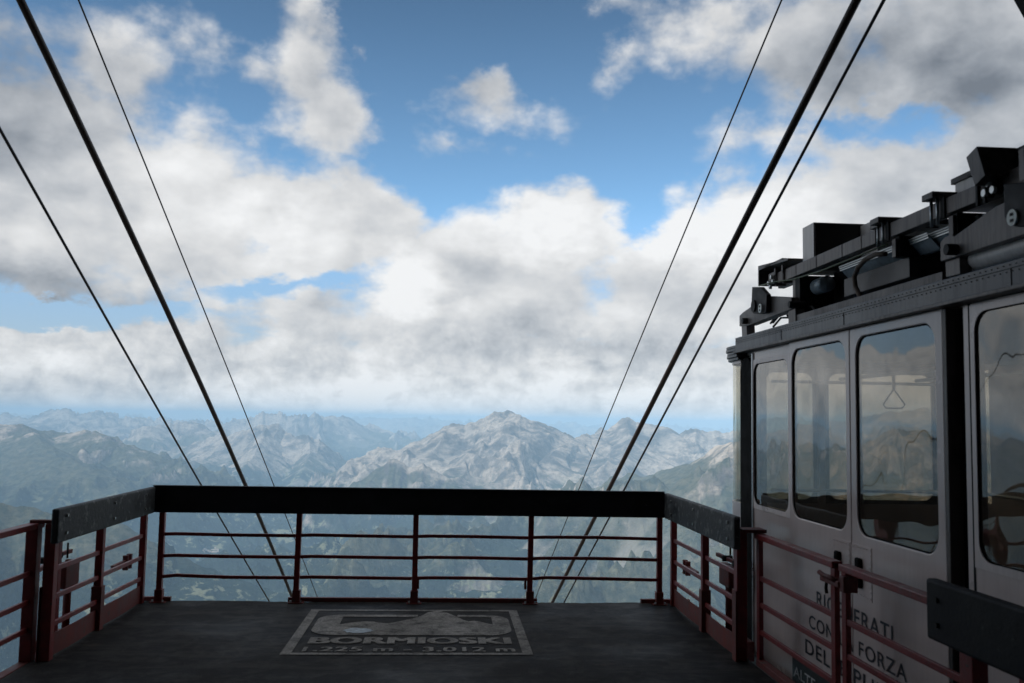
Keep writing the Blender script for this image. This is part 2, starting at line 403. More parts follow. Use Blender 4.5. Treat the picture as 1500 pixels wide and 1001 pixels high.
# crest lines: (pixel x, pixel y, distance km); L = falloff length; rock 0..1
RIDGES = [
 dict(L=9000, rock=.9, spur=2500, p=[(-400,606,45),(0,612,45),(160,612,47),(330,620,47),(480,612,46),(560,616,45),(600,612,45),(660,618,46),(760,622,47),(850,624,44),(960,624,46),(1060,632,45),(1400,634,45)]),
 dict(L=5000, rock=1., jag=1.4, spur=1800, p=[(-300,600,27),(-60,612,27),(0,609,27),(40,608,26),(70,603,26),(100,607,25),(130,605,25),(175,617,24),(215,614,25),(262,617,25),(305,612,25),(345,613,25),(390,612,24),(430,618,24),(470,622,24),(520,630,24)]),
 dict(L=3600, rock=.5, jag=1.5, spur=1400, p=[(330,628,19),(362,612,19),(390,604,19),(402,603,19),(423,604,19),(434,603,19),(452,611,19),(478,613,19),(510,612,19.5),(545,628,20),(575,648,21),(590,668,22)]),
 dict(L=3000, rock=.55, spur=1200, p=[(40,640,16),(90,634,16),(140,634,16),(179,648,15.5),(209,633,15.5),(239,621,16),(262,619,16),(284,617,16),(317,628,15.5),(350,640,15)]),
 dict(L=2500, rock=.22, jag=.6, spur=1100, p=[(-900,600,10),(-300,605,11),(-60,616,12),(0,620,12),(34,621,12),(48,632,12),(90,633,12),(123,631,11.5),(150,640,11),(179,650,11),(198,662,10.8)]),
 dict(L=2000, rock=.05, spur=900, p=[(34,621,12),(60,650,11),(95,672,10),(130,684,9.4)]),
 dict(L=2400, rock=.95, spur=1000, p=[(180,700,16),(239,670,15.5),(276,651,15),(317,636,14.6),(351,632,14.3),(377,623,14),(392,620,14),(406,621,14),(418,632,14),(433,636,13.8),(451,636,13.8),(468,643,13.8),(481,657,13.8),(500,674,13.8),(522,694,14),(537,708,14)]),
 dict(L=1800, rock=.9, spur=700, p=[(392,620,14),(380,650,13),(360,680,12.2)]),
 dict(L=1800, rock=.9, spur=700, p=[(451,636,13.8),(455,665,13),(440,700,12)]),
 dict(L=2700, rock=1., spur=1300, p=[(555,705,14),(570,680,13.5),(590,663,13),(607,650,13),(637,634,12.6),(660,626,12.5),(678,619,12.4),(708,612,12.4),(722,609,12.4),(736,607,12.4),(746,608,12.4),(760,606,12.2),(770,612,12.2),(779,618,12.2),(801,624,12.2),(824,629,12.4),(839,634,12.5),(861,631,12.5),(891,632,12.7),(905,620,12.8),(918,611,12.8),(928,618,12.8),(936,623,12.8),(950,628,12.8),(970,626,12.8),(988,631,13),(1010,629,13),(1036,633,13),(1070,634,13),(1200,640,13),(1400,620,14)]),
 dict(L=1900, rock=1., jag=.25, spur=700, p=[(736,607,12.4),(715,640,11.6),(680,672,10.9),(640,705,10.2),(600,750,9.4),(560,800,8.8)]),
 dict(L=1900, rock=.95, jag=.25, spur=700, p=[(861,631,12.5),(835,644,11.8),(800,668,11),(770,700,10.4),(740,745,9.7),(700,800,9.0),(670,850,8.5)]),
 dict(L=1700, rock=.9, jag=.25, spur=700, p=[(918,611,12.8),(925,650,11.8),(905,690,10.9),(880,740,10),(850,800,9.2),(820,850,8.6)]),
 dict(L=2900, rock=.10, jag=.25, spur=1000, p=[(1800,600,6),(1400,600,6),(1200,618,6.4),(1070,648,6.9),(1040,663,7.1),(1006,679,7.4),(973,689,7.7),(936,697,8.0),(902,702,8.3),(880,725,8.5)]),
 dict(L=1500, rock=.8, spur=600, p=[(530,712,9.9),(547,700,9.8),(562,687,9.6),(570,680,9.6),(577,676,9.6),(596,684,9.6),(607,682,9.6),(618,681,9.6),(637,691,9.6),(655,702,9.6),(678,714,9.4),(710,760,9.0)]),
 dict(L=1700, rock=.0, jag=.3, spur=500, p=[(-1200,640,5),(-300,700,5.2),(0,737,5.2),(75,752,5.2),(155,771,5.1),(217,792,5.0),(264,811,5.0),(311,832,4.9),(380,854,4.9),(461,878,4.8),(540,905,4.7),(640,960,4.5)]),
]
def clip_j(d0): return np.clip(d0/12000., .3, 2.5)*85
for i_, sc_, L_ in ((2, 1.2, None), (3, 1.2, 2400), (6, 1.15, 1750), (7, 1.15, 1000), (8, 1.15, 1000)):
    RIDGES[i_]['p'] = [(a, b, c*sc_) for a, b, c in RIDGES[i_]['p']]
    if L_: RIDGES[i_]['L'] = L_
def terrain_height(x, y):
    d0 = np.sqrt(x*x+y*y)
    wx = fbm(x/2600., y/2600., 4)*420; wy = fbm(x/2600.+50, y/2600.+50, 4)*420
    wk = np.clip((d0-3000)/4000, 0, 1); qx, qy = x+wx*wk, y+wy*wk
    h = np.full(x.shape, ZB); rock = np.zeros(x.shape); dcr = np.full(x.shape, 1e9); sc = np.zeros(x.shape)
    for ri, rd in enumerate(RIDGES):
        P = []
        for (px, py, km) in rd['p']:
            d = ray(px, py); k = km*1000/math.hypot(d.x, d.y); P.append((d.x*k, d.y*k, EYE.z+d.z*k))
        P = np.array(P)
        best = np.full(x.shape, 1e12); zc = np.zeros(x.shape); sl = np.zeros(x.shape); acc = 0.
        # evaluate around warped and true coordinates: crest stays in place, flanks get ragged
        for a, b in zip(P[:-1], P[1:]):
            ab = b[:2]-a[:2]; L2 = ab@ab; Ls = math.sqrt(L2)
            t = np.clip(((x-a[0])*ab[0]+(y-a[1])*ab[1])/L2, 0, 1)
            dd = (x-a[0]-t*ab[0])**2+(y-a[1]-t*ab[1])**2
            m = dd < best; best[m] = dd[m]; zc[m] = (a[2]+t*(b[2]-a[2]))[m]; sl[m] = (acc+t*Ls)[m]; acc += Ls
        d = np.sqrt(best)
        sp = 1-np.abs(perlin(sl/rd['spur']+ri*7.3+wx/900, d/5200.+ri))*1.9
        sp2 = 1-np.abs(perlin(sl/(rd['spur']*.34)+ri*3.3+wx/400, d/2600.+ri*2))*1.9
        sp3 = 1-np.abs(perlin(sl/(rd['spur']*.13)+ri*5.3+wx/260, d/1100.+ri*2))*1.9
        amp = np.clip(d/rd['L'], 0, 1)
        deff = d*(1-.50*amp**.5*(sp-.35)-.24*np.clip(d/500., 0, 1)*(sp2-.4)-.09*np.clip(d/250., 0, 1)*(sp3-.4))
        deff = np.maximum(deff, 0)
        zj = (perlin(sl/420.+ri*9, sl*0+.5)*.5+perlin(sl/170.+ri*9, sl*0+.5)*.3+(1-np.abs(perlin(sl/75.+ri, sl*0+3.5))*2)*.18)*clip_j(d0)*rd.get('jag', 1.)
        hi = ZB+(zc-ZB)*np.clip(1-deff/(1.9*rd['L']), 0, 1)**1.5+zj*np.clip(1-d/900., 0, 1)
        m = hi > h
        h = np.where(m, hi, h); rock = np.where(m, rd['rock'], rock); dcr = np.where(m, d, dcr); sc = np.where(m, sp2*.35+sp*.2+sp3*.45, sc)
    # rocky relief, vanishing on the valley floor
    rel = np.clip((h-ZB)/500., 0, 1)*np.clip((d0-2500)/2500, 0, 1)
    near = np.clip(dcr/700., .22, 1)
    wk2 = np.clip(d0/14000, .8, 2.5)
    r = ridged(qx/(1100.*wk2), qy/(1100.*wk2), 7, .55)-.75
    h = h+r*150*rel*near*wk2**.8 + fbm(qx/260., qy/260., 4)*24*rel
    h = h+fbm(x/1500., y/1500., 4)*35*(1-rel)*np.clip((d0-5000)/2000, 0, 1)
    # the station's own mountain, falling away under the deck
    own = -7-1900*(1-np.exp(-np.maximum(d0-14, 0)/2300.))+fbm(x/90., y/90., 5)*np.clip(d0/40, 0, 14)
    back = np.clip(-y/3000., 0, 1)*500
    h = np.where(d0 < 7000, np.maximum(own+back, np.where(d0 > 2600, h, -1e4)), h)
    return h, rock, sc, rel
def make_terrain():
    azs = np.concatenate([np.linspace(-100, -31, 120)[:-1], np.linspace(-31, 37, 1350), np.linspace(37, 75, 50)[1:]])
    rs = np.concatenate([np.geomspace(12, 3000, 90)[:-1], np.linspace(3000, 7800, 110)[:-1], np.linspace(7800, 17000, 420)[:-1], np.geomspace(17000, 52000, 230)])
    A, D = np.meshgrid(np.radians(azs), rs); x = np.sin(A)*D; y = np.cos(A)*D
    h, rock, sc, rel = terrain_height(x, y)
    nr, nc = x.shape; co = np.stack([x, y, h], -1).reshape(-1, 3).astype(np.float32)
    i = np.arange(nr*nc).reshape(nr, nc)
    q = np.stack([i[:-1, :-1], i[:-1, 1:], i[1:, 1:], i[1:, :-1]], -1).reshape(-1, 4)[:, ::-1]
    me = bpy.data.meshes.new('mountains'); me.vertices.add(len(co)); me.vertices.foreach_set('co', co.ravel())
    me.loops.add(q.size); me.loops.foreach_set('vertex_index', q.ravel().astype(np.int32))
    me.polygons.add(len(q)); me.polygons.foreach_set('loop_start', np.arange(0, q.size, 4, dtype=np.int32)); me.polygons.foreach_set('loop_total', np.full(len(q), 4, np.int32))
    me.polygons.foreach_set('use_smooth', np.ones(len(q), bool)); me.update(); me.validate()
    for nm, arr in (('rock', rock), ('gully', sc), ('rel', rel)):
        at = me.attributes.new(nm, 'FLOAT', 'POINT'); at.data.foreach_set('value', arr.ravel().astype(np.float32))
    m = bpy.data.materials.new('mountain_ground'); m.use_nodes = True; t = NT(m.node_tree); t.n.clear()
    ge = t.node('ShaderNodeNewGeometry'); pos = ge.outputs['Position']
    z = t.node('ShaderNodeSeparateXYZ', {0: pos}).outputs[2]; nz = t.node('ShaderNodeSeparateXYZ', {0: ge.outputs['Normal']}).outputs[2]
    rk = t.node('ShaderNodeAttribute', attribute_name='rock').outputs['Fac']; gu = t.node('ShaderNodeAttribute', attribute_name='gully').outputs['Fac']; rl = t.node('ShaderNodeAttribute', attribute_name='rel').outputs['Fac']
    km = t.vmath('MULTIPLY', pos, (.001, .001, .001))
    nb = t.noise(km, 1.1, 6, .6).outputs[0]; nm = t.noise(km, 4., 8, .65).outputs[0]; nf = t.noise(km, 17., 8, .7).outputs[0]
    nn = t.math('ADD', t.math('MULTIPLY', t.math('SUBTRACT', nb, .5), 1.5), t.math('MULTIPLY', t.math('SUBTRACT', nm, .5), 1.1))
    # rock: pale dolomite with darker bands; sunlit and shaded patches mixed into its colour
    rockc = t.mix(t.smooth(t.math('ADD', t.math('MULTIPLY', nm, .55), t.math('MULTIPLY', nb, .45)), .42, .57), (.075, .066, .060), (.46, .40, .335))
    rockc = t.mix(t.math('MULTIPLY', t.smooth(nf, .45, .60), .65), rockc, (.12, .11, .105))
    scree = t.mix(t.smooth(nf, .4, .7), (.40, .36, .31), (.28, .255, .225))
    meadow = t.mix(t.smooth(nf, .35, .65), (.040, .050, .032), (.120, .118, .078))
    forest = t.mix(t.smooth(nf, .35, .65), (.008, .015, .012), (.024, .036, .024))  # darkened to stand in for cloud shadow on the near ridge
    veg = t.math('ADD', t.math('MULTIPLY', t.math('ADD', z, 560.), -.0020), t.math('MULTIPLY', nn, .8))     # forest low
    high = t.math('ADD', t.math('ADD', t.math('MULTIPLY', t.math('ADD', z, 620.), .0020), t.math('MULTIPLY', t.math('SUBTRACT', rk, .55), 1.1)), t.math('ADD', t.math('MULTIPLY', nn, 1.0), t.math('MULTIPLY', t.math('SUBTRACT', .82, nz), 1.3)))
    c = t.mix(t.smooth(veg, .1, .5), meadow, forest)
    c = t.mix(t.smooth(high, .1, .5), c, rockc)
    sx = t.node('ShaderNodeSeparateXYZ', {0: pos}); east = t.smooth(t.math('DIVIDE', sx.outputs[0], sx.outputs[1]), -.10, .0)
    # scree chutes running down the fall line
    chute = t.math('ADD', t.math('MULTIPLY', t.math('SUBTRACT', .58, gu), 1.0), t.math('MULTIPLY', t.math('SUBTRACT', nm, .5), 1.6))
    cs = t.math('MULTIPLY', t.smooth(chute, .10, .46), t.math('MULTIPLY', t.math('MAXIMUM', t.smooth(rk, .25, .7), t.math('MULTIPLY', t.smooth(z, -350., -700.), east)), t.smooth(z, -1610., -1480.)))
    c = t.mix(t.math('MULTIPLY', cs, .50), c, scree)
    # valley floor: field patchwork and pale clearings
    vo = t.node('ShaderNodeTexVoronoi', {'Vector': t.vmath('ADD', km, t.vmath('MULTIPLY', t.noise(km, 3., 3).outputs['Color'], (.25, .25, .1))), 'Scale': 5.5})
    fc = t.mix(t.node('ShaderNodeSeparateColor', {0: vo.outputs['Color']}).outputs[0], FIELDS[0], FIELDS[1])
    clear = t.math('MULTIPLY', t.smooth(t.math('ADD', nm, t.math('MULTIPLY', t.math('SUBTRACT', nf, .5), .9)), .575, .65), t.smooth(z, -500., -900.))
    c = t.mix(t.math('MULTIPLY', clear, .8), c, (.24, .25, .16))
    fv = t.math('MULTIPLY', t.smooth(t.math('ADD', z, t.math('MULTIPLY', nn, 260.)), -1330., -1480.), t.smooth(nb, .36, .5))
    west = t.math('MULTIPLY', t.smooth(t.math('DIVIDE', sx.outputs[0], sx.outputs[1]), .03, -.08), t.smooth(sx.outputs[1], 6500., 8200.))
    fv = t.math('MULTIPLY', fv, west)
    c = t.mix(fv, c, fc)
    sn = t.math('MULTIPLY', t.smooth(z, 60., 160.), t.smooth(t.math('ADD', nm, t.math('MULTIPLY', nz, .12)), .735, .76))
    c = t.mix(sn, c, (.8, .82, .85))
    b = t.node('ShaderNodeBsdfDiffuse', {'Color': c, 'Roughness': .8, 'Normal': t.node('ShaderNodeBump', {'Height': t.math('ADD', nf, nm), 'Strength': .8, 'Distance': 60.}).outputs[0]})
    t.node('ShaderNodeOutputMaterial', {0: b.outputs[0]})
    me.materials.append(m)
    o = bpy.data.objects.new('mountains', me); COL.objects.link(o); o['kind'] = 'structure'
    return o
mountains = make_terrain()
_z = np.empty(len(mountains.data.vertices)*3, np.float32); mountains.data.vertices.foreach_get('co', _z); TOP = float(_z[2::3].max())

def village():
    mb = MB(); rnd = random.Random(3)
    cl = [(232,765,14,9,60),(255,778,26,9,80),(300,800,20,12,80),(322,812,16,8,50),(385,828,26,12,110),(420,822,20,10,60),(470,868,18,8,50),(350,775,30,6,30),(520,862,26,6,40),(560,795,60,8,30),(255,842,16,8,30),(300,868,14,4,30)]
    pts = []
    for cx, cy, sx, sy, n in cl:
        for k in range(n): pts.append((rnd.gauss(cx, sx*.55), rnd.gauss(cy, sy*.5)))
    D = np.array([tuple(ray(*p)) for p in pts]); D /= np.hypot(D[:, 0], D[:, 1])[:, None]
    ks = np.linspace(6000, 17000, 260); XX = D[:, 0:1]*ks; YY = D[:, 1:2]*ks; ZZ = EYE.z+D[:, 2:3]*ks
    HH = terrain_height(XX, YY)[0]; II = np.argmax(HH > ZZ, axis=1)
    for j, i in enumerate(II):
        X, Y, h, Z = XX[j], YY[j], HH[j], ZZ[j]
        if i == 0 or h[i] <= Z[i] or h[i] > -1100: continue
        x, y, z = X[i], Y[i], h[i]; a = rnd.uniform(0, 3); w = rnd.uniform(9, 20); l = rnd.uniform(8, 13); hh = rnd.uniform(3, 7)
        ca, sa = math.cos(a), math.sin(a)
        def q(u, v, zz): return (x+u*ca-v*sa, y+u*sa+v*ca, z+zz)
        b = mb.verts([q(-w/2,-l/2,-20), q(w/2,-l/2,-20), q(w/2,l/2,-20), q(-w/2,l/2,-20), q(-w/2,-l/2,hh), q(w/2,-l/2,hh), q(w/2,l/2,hh), q(-w/2,l/2,hh), q(-w/2,0,hh+5), q(w/2,0,hh+5)])
        for f in ((0,1,5,4),(2,3,7,6),(1,2,6,9,5),(3,0,4,8,7),(4,5,9,8),(6,7,8,9)): mb.bm.faces.new([b[q_] for q_ in f])
    o = mb.build('village', mat('house_walls', (.40, .36, .32), .8, 0, .2, .01))
    tag(o, 'scattered pale houses of the villages on the green valley floor', 'village', kind='stuff')
village()
lk = onY(546, 693, 17000)
MB().prism([(lk.x+600*math.cos(a)*1.0, lk.y+1500*math.sin(a)) for a in np.linspace(0, 2*math.pi, 40)[:-1]], lk.z-40, lk.z+25, 'z').build('lake', mat('lake_water', (.05, .30, .34), .2, 0, .1, .002))['kind'] = 'structure'

# haze: air between here and the far ranges
def haze():
    mb = MB(); mb.box(-62000, 62000, -9000, 62000, -2300, TOP+25)
    m = bpy.data.materials.new('haze'); m.use_nodes = True; t = NT(m.node_tree); t.n.clear()
    v = t.node('ShaderNodeVolumePrincipled', {'Color': HAZE_COLOR+(1,), 'Density': HAZE_DENSITY, 'Anisotropy': -.35})
    t.node('ShaderNodeOutputMaterial', {1: v.outputs[0]})
    o = mb.build('haze', m); o['kind'] = 'stuff'; o['label'] = 'pale blue haze filling the valley air'; o['category'] = 'haze'
haze()

# ------------------------------------------------------------------ deck and painted emblem
def deck():
    mb = MB(); rnd = random.Random(5)
    x0, x1, y0, y1 = -2.80, 2.24, -9., 9.03
    pts = [(x0, y0), (x1, y0)]
    n = 26
    pts += [(x1+rnd.uniform(-.012, .008), y0+(y1-y0)*k/n) for k in range(1, n)]
    m = 60
    pts += [(x1+(x0-x1)*k/m, y1+rnd.uniform(-.012, .012)+.02*math.sin(k*.4)) for k in range(0, m+1)]
    pts += [(x0+rnd.uniform(-.008, .012), y1+(y0-y1)*k/n) for k in range(1, n)]
    mb.prism(pts, -.22, 0, 'z')
    o = mb.build('deck', asph, bevel=.006); o['kind'] = 'structure'
    return o
dk = deck()
def emblem():
    z = .004
    X0, X1, Y0, Y1 = -1.147, .677, 7.02, 8.64
    mb = MB(); w = .055
    def quad(a, b, c, d): mb.bm.faces.new(mb.verts([(p[0], p[1], z) for p in (a, b, c, d)]))
    w2 = .075
    quad((X0,Y0),(X1,Y0),(X1,Y0+w),(X0,Y0+w)); quad((X0,Y1-w),(X1,Y1-w),(X1,Y1),(X0,Y1))
    quad((X0,Y0+w),(X0+w2,Y0+w),(X0+w2,Y1-w),(X0,Y1-w)); quad((X1-w2,Y0+w),(X1,Y0+w),(X1,Y1-w),(X1-w2,Y1-w))
    root = mb.build('painted_emblem', paintm, dk)
    # logo: rounded frame holding a mountain skyline (top edge of the white minus the two dark sky pockets)
    L0, L1, B, T, rad = -1.035, .575, 7.645, 8.42, .20
    peaks = [(-.83, 8.03), (-.74, 8.10), (-.665, 8.14), (-.62, 8.15), (-.57, 8.14), (-.48, 8.08), (-.43, 8.08), (-.36, 8.14), (-.27, 8.24), (-.20, 8.33), (-.16, 8.40), (-.12, 8.52), (-.07, 8.58), (-.01, 8.585), (.045, 8.53), (.10, 8.42), (.15, 8.32), (.19, 8.22), (.23, 8.16), (.28, 8.18), (.33, 8.15), (.38, 8.09), (.43, 8.04)]
    mb = MB(); N = 240
    def bot(x):
        if x < L0+rad: return B+rad-math.sqrt(max(0, rad*rad-(L0+rad-x)**2))
        if x > L1-rad: return B+rad-math.sqrt(max(0, rad*rad-(x-L1+rad)**2))
        return B
    def top(x):
        if x < L0+rad: return T-rad+math.sqrt(max(0, rad*rad-(L0+rad-x)**2))
        if x > L1-rad: return T-rad+math.sqrt(max(0, rad*rad-(x-L1+rad)**2))
        return T
    def sky_top(x): return T-.085
    def peak(x): return float(np.interp(x, [p[0] for p in peaks], [p[1] for p in peaks]))
    def add(x0, x1, a0, a1, b0, b1):
        if b0-a0 > .001 or b1-a1 > .001:
            mb.bm.faces.new(mb.verts([(x0, a0, z), (x1, a1, z), (x1, max(b1, a1+.0005), z), (x0, max(b0, a0+.0005), z)]))
    xs = np.linspace(L0+.001, L1-.001, N)
    for a, b in zip(xs[:-1], xs[1:]):
        mid = (a+b)/2
        if peaks[0][0] < mid < peaks[-1][0]:
            add(a, b, bot(a), bot(b), peak(a), peak(b))
            if peak(mid) < sky_top(mid): add(a, b, max(peak(a), sky_top(a)), max(peak(b), sky_top(b)), top(a), top(b))
        else: add(a, b, bot(a), bot(b), top(a), top(b))
    bmesh.ops.remove_doubles(mb.bm, verts=mb.bm.verts, dist=.0001)
    mb.build('mountain_logo', paintm, root)
    fl = lambda x0, y0, zz=z: (lambda u, v: (x0+u, y0+v, zz))
    def bold_text(name, txt, x, y, w, h, b, sp):
        """one mesh: the glyphs repeated a few millimetres apart to thicken the strokes"""
        v, f = text_mesh(txt, w-2*b, h-b, 0., sp); V, F = [], []
        for k, (dx, dy) in enumerate(((0, 0), (b, 0), (2*b, 0), (0, b*.5), (b, b*.5), (2*b, b*.5))):
            n = len(V); V += [(x+p[0]+dx, y+p[1]+dy, z+.0004*k) for p in v]; F += [tuple(i+n for i in q) for q in f]
        me = bpy.data.meshes.new(name); me.from_pydata(V, [], F); me.materials.append(paintl)
        o = bpy.data.objects.new(name, me); COL.objects.link(o); o.parent = root
    bold_text('lettering', 'BORMIOSKI', -1.0, 7.355, 1.545, .215, .015, 1.06)
    bold_text('altitude_lettering', '1.225 m - 3.012 m', -1.005, 7.115, 1.56, .135, .005, 1.05)
    mb = MB(); rnd = random.Random(2)
    mb.bm.faces.new(mb.verts([(-.665+.115*math.cos(a)*(1+rnd.uniform(-.2, .2)), 7.79+.085*math.sin(a)*(1+rnd.uniform(-.2, .2)), .008) for a in np.linspace(0, 6.28, 26)[:-1]]))
    mb.build('pale_patch', mat('fresh_white_patch', (.36, .42, .47), .7, 0, .5, 22), root)
emblem()

# ------------------------------------------------------------------ ropes
def rope(label, pix, z1, z2, dia, m, back=7., fwd=3.2, n=40):
    """three photo points; distance along the view axis z1 at the first, z2 at the last; a gentle sag in between"""
    A = EYE+ray(*pix[0])*z1; C = EYE+ray(*pix[2])*z2
    rayB = ray(*pix[1])
    # point on the middle ray nearest to the chord AC
    d = (C-A); w0 = EYE-A; a = rayB.dot(rayB); b = rayB.dot(d); c = d.dot(d); dd = rayB.dot(w0); e = d.dot(w0)
    sc = (b*e-c*dd)/(a*c-b*b); tc_ = (a*e-b*dd)/(a*c-b*b); Bp = EYE+rayB*sc
    sag = Bp-(A+d*tc_); pts = []
    k = 1/(tc_*(1-tc_))
    for i in range(n+1):
        t = -back/d.length + (1+back/d.length+fwd)*i/n
        tt = min(max(t, -.3), 1.3)
        pts.append(A+d*t+sag*(k*tt*(1-tt)))
    pts.append(A+d*60)
    o = MB().tube(pts, dia/2, 10).build('cable', m, smooth=True)
    tag(o, label, 'cable', 'cables of the cableway running down to the valley')
rope('thick brown track cable of the left trio, widest of the three', ((30,0),(219,400),(430,880)), 5.9, 16.5, .051, ropem)
rope('thin dark hauling cable at far left, left of the thick one', ((0,190),(118,400),(395,882)), 6.6, 17.5, .023, ropek)
rope('thinnest black cable of the left trio, right of the thick one', ((115,0),(277,400),(465,875)), 8.5, 22, .0165, ropek)
rope('thinnest cable of the right trio, left of the thick brown one', ((1145,0),(978,400),(785,875)), 8.5, 22, .0165, ropek)
rope('thick brown track cable of the right trio, above the cabin', ((1255,0),(1052,400),(808,885)), 5.9, 16.5, .055, ropem)
rope('thin dark hauling cable of the right trio, nearest the cabin roof', ((1295,0),(1083,400),(825,885)), 6.8, 17.5, .026, ropek)

# ------------------------------------------------------------------ front railing
BZ0, BZ1 = .812, 1.05
BARS = (.61, .415, .228)
def front_railing():
    t = thing('railing', 'red steel railing across the deck front under a wide black board', 'railing', (-.3, 8.97, 0))
    Y = 8.97
    xs = [onY(p[0], p[1], Y).x for p in ((232.5,880),(434,880),(606.5,880),(776,880),(965.5,880))]
    for i, x in enumerate(xs):
        lean = (0, .006, -.002, .004, 0)[i]
        mb = MB(); mb.bar((x-lean, Y, .0), (x+lean, Y, BZ1-.03), .05, .05, (0,1,0)); p = mb.build('post', red, t, .004)
        MB().box(x-.035, x+.035, Y-.035, Y+.035, .008, .115).build('sleeve', redd, p, .004)
        MB().box(x-.07, x+.07, Y-.06, Y+.055, .0, .008).build('base_plate', redd, p)
        mb = MB()
        for sx in (-.045, .045):
            mb.tube([(x+sx, Y-.045, .008), (x+sx, Y-.045, .026)], .009, 6)
        mb.each('bolt', zinc, p)
    for k in range(4):
        for j, z in enumerate(BARS):
            mid = (.0, -.0, .0)
            a, b = xs[k]+.025, xs[k+1]-.025
            pts = [(a, Y, z), (a+(b-a)*.1, Y, z+(.012 if j == 2 and k in (0, 3) else .004)), (a+(b-a)*.5, Y, z+.003*(k-1)), (b, Y, z-.004)]
            mb = MB()
            for p, q in zip(pts[:-1], pts[1:]): mb.bar(p, q, .026, .030)
            mb.build('bar', red, t, .003)
    for a, b in ((xs[0]-.28, xs[0]+.10), (xs[1]-.08, xs[3]+.07), (xs[4]-.17, xs[4]+.30)):
        MB().box(a, b, Y+.01, Y+.05, .004, .042).build('toe_bar', redd, t, .003)
    for x in (xs[2]+.033, xs[3]-.045):
        MB().box(x-.01, x+.01, Y-.02, Y+.02, .13, .215).build('hinge_plate', redd, t, .003)
    b = MB().box(-2.645, 2.085, Y-.075, Y-.027, BZ0, BZ1).build('board', board, t, .008)
    mb = MB()
    for x in xs[1:4]:
        for z in (.87, .99): mb.tube([(x, Y-.083, z), (x, Y-.07, z)], .010, 8)
    mb.each('bolt', blackm, b)
    # top edge trim, a few millimetres above the board
    MB().box(-2.645, 2.085, Y-.085, Y-.015, BZ1+.001, BZ1+.006).build('cap_strip', board, b)
front_railing()

# ------------------------------------------------------------------ side gates (left and right)
def side_gate(X, sg, label):
    """sg = +1: outside of the deck lies towards +X"""
    t = thing('side_gate', label, 'gate', (X, 7.9, 0), 'gates on the two sides of the deck')
    ys = (8.90, 7.82, 6.87)
    for i, y in enumerate(ys):
        w = (.055, .058, .075)[i]
        mb = MB().box(X-w/2, X+w/2, y-w/2, y+w/2, .0, (1.0, 1.0, .93)[i]); p = mb.build('post', red, t, .004)
        if i == 1: MB().box(X-.04, X+.04, y-.04, y+.04, .0, .34).build('sleeve', redd, p, .003)
        if i == 2: MB().box(X-.05, X-.04, y-.045, y+.045, .0, .50).build('sleeve', redd, p, .002)
    for a, b in ((8.87, 7.85), (7.79, 6.91)):
        for z in BARS:
            MB().bar((X, a, z-.006), (X, b, z), .022, .034).build('bar', red, t, .003)
        # kick plate, slightly bowed
        mb = MB(); n = 8
        for k in range(n):
            u0, u1 = k/n, (k+1)/n; g = lambda u: -sg*.012*math.sin(u*math.pi)
            y0, y1 = a+(b-a)*u0, a+(b-a)*u1
            mb.bar((X+g(u0), y0, .085), (X+g(u1), y1, .085), .008, .15)
        mb.build('kick_plate', redd, t)
    s = -sg
    b = MB().box(min(X+s*.045, X+s*.095), max(X+s*.045, X+s*.095), 6.72, 8.885, BZ0-.002, BZ1-.006).build('board', boardw, t, .012, seg=3)
    mb = MB()
    for y in (6.86, 7.82, 8.6):
        for z in (.87, .99): mb.tube([(X+s*.097, y, z), (X+s*.107, y, z)], .011, 8)
    mb.each('bolt', zinc, b)
    # latch between the two bays
    L = MB(); y = 8.62; z = .36 if sg > 0 else .375; xo = X+sg*.10
    L.box(xo-.015, xo+.015, y-.20, y+.12, z-.02, z+.03)
    l = L.build('latch', redd, t, .003)
    MB().box(xo-.022, xo+.022, y+.12, y+.155, z-.06, z+.07).box(xo-.022, xo+.022, y+.22, y+.255, z-.06, z+.07).box(xo-.02, xo+.02, y+.155, y+.22, z-.02, z+.02).each('clamp', redd, l, bevel=.003)
    return t
side_gate(-2.71, -1, 'red gate with weathered black board on the left side of the deck')
side_gate(2.17, 1, 'red gate with weathered black board at the right, near the cabin')

def control_post(X, sg, label, box_lo, box_hi, yb):
    t = thing('control_post', label, 'control post', (X, 7.53, 0), 'control boxes outside the side gates')
    MB().box(X-.03, X+.03, 7.50, 7.56, -.15, .78).build('post', red, t, .005)
    MB().tube([(X, 7.78, -.05), (X, 7.78, .55)], .030, 10).build('pipe', redd, t, smooth=True)
    MB().box(X-.10, X+.10, 7.44, 7.86, -.15, -.0).build('base_plate', redd, t, .004)
    bx = MB().box(X-.045, X+.035, yb-.04, yb+.24, box_lo, box_hi-.03).build('box', redd, t, .012)
    MB().box(X-.035, X+.025, yb+.24, yb+.255, box_lo+.02, box_hi-.05).build('lid', red, bx, .006)
    MB().tube([(X, yb+.06, box_hi), (X, yb+.06, box_hi+.12)], .008, 6).build('antenna', blackm, bx)
    MB().tube([(X, yb+.1, box_lo+.01), (X-.01, yb+.09, box_lo-.03), (X-.02, yb+.14, box_lo-.08), (X-.01, yb+.12, box_lo-.12)], .009, 6).build('wire', blackm, bx, smooth=True)
    MB().bar((X-.05, 7.38, box_hi+.035), (X-.05, yb+.26, box_hi+.03), .03, .03).build('bracket', redd, t, .003)
    mb = MB()
    for y in (7.38, 7.66): mb.tube([(X-.09, y, box_hi+.035), (X-.01, y, box_hi+.035)], .025, 8)
    mb.each('clamp', blackm, t)
control_post(-2.93, -1, 'red control box with antenna on the post outside the left gate', .34, .565, 7.68)
control_post(2.36, 1, 'red control box with antenna on the post beside the cabin nose', .375, .58, 7.68)

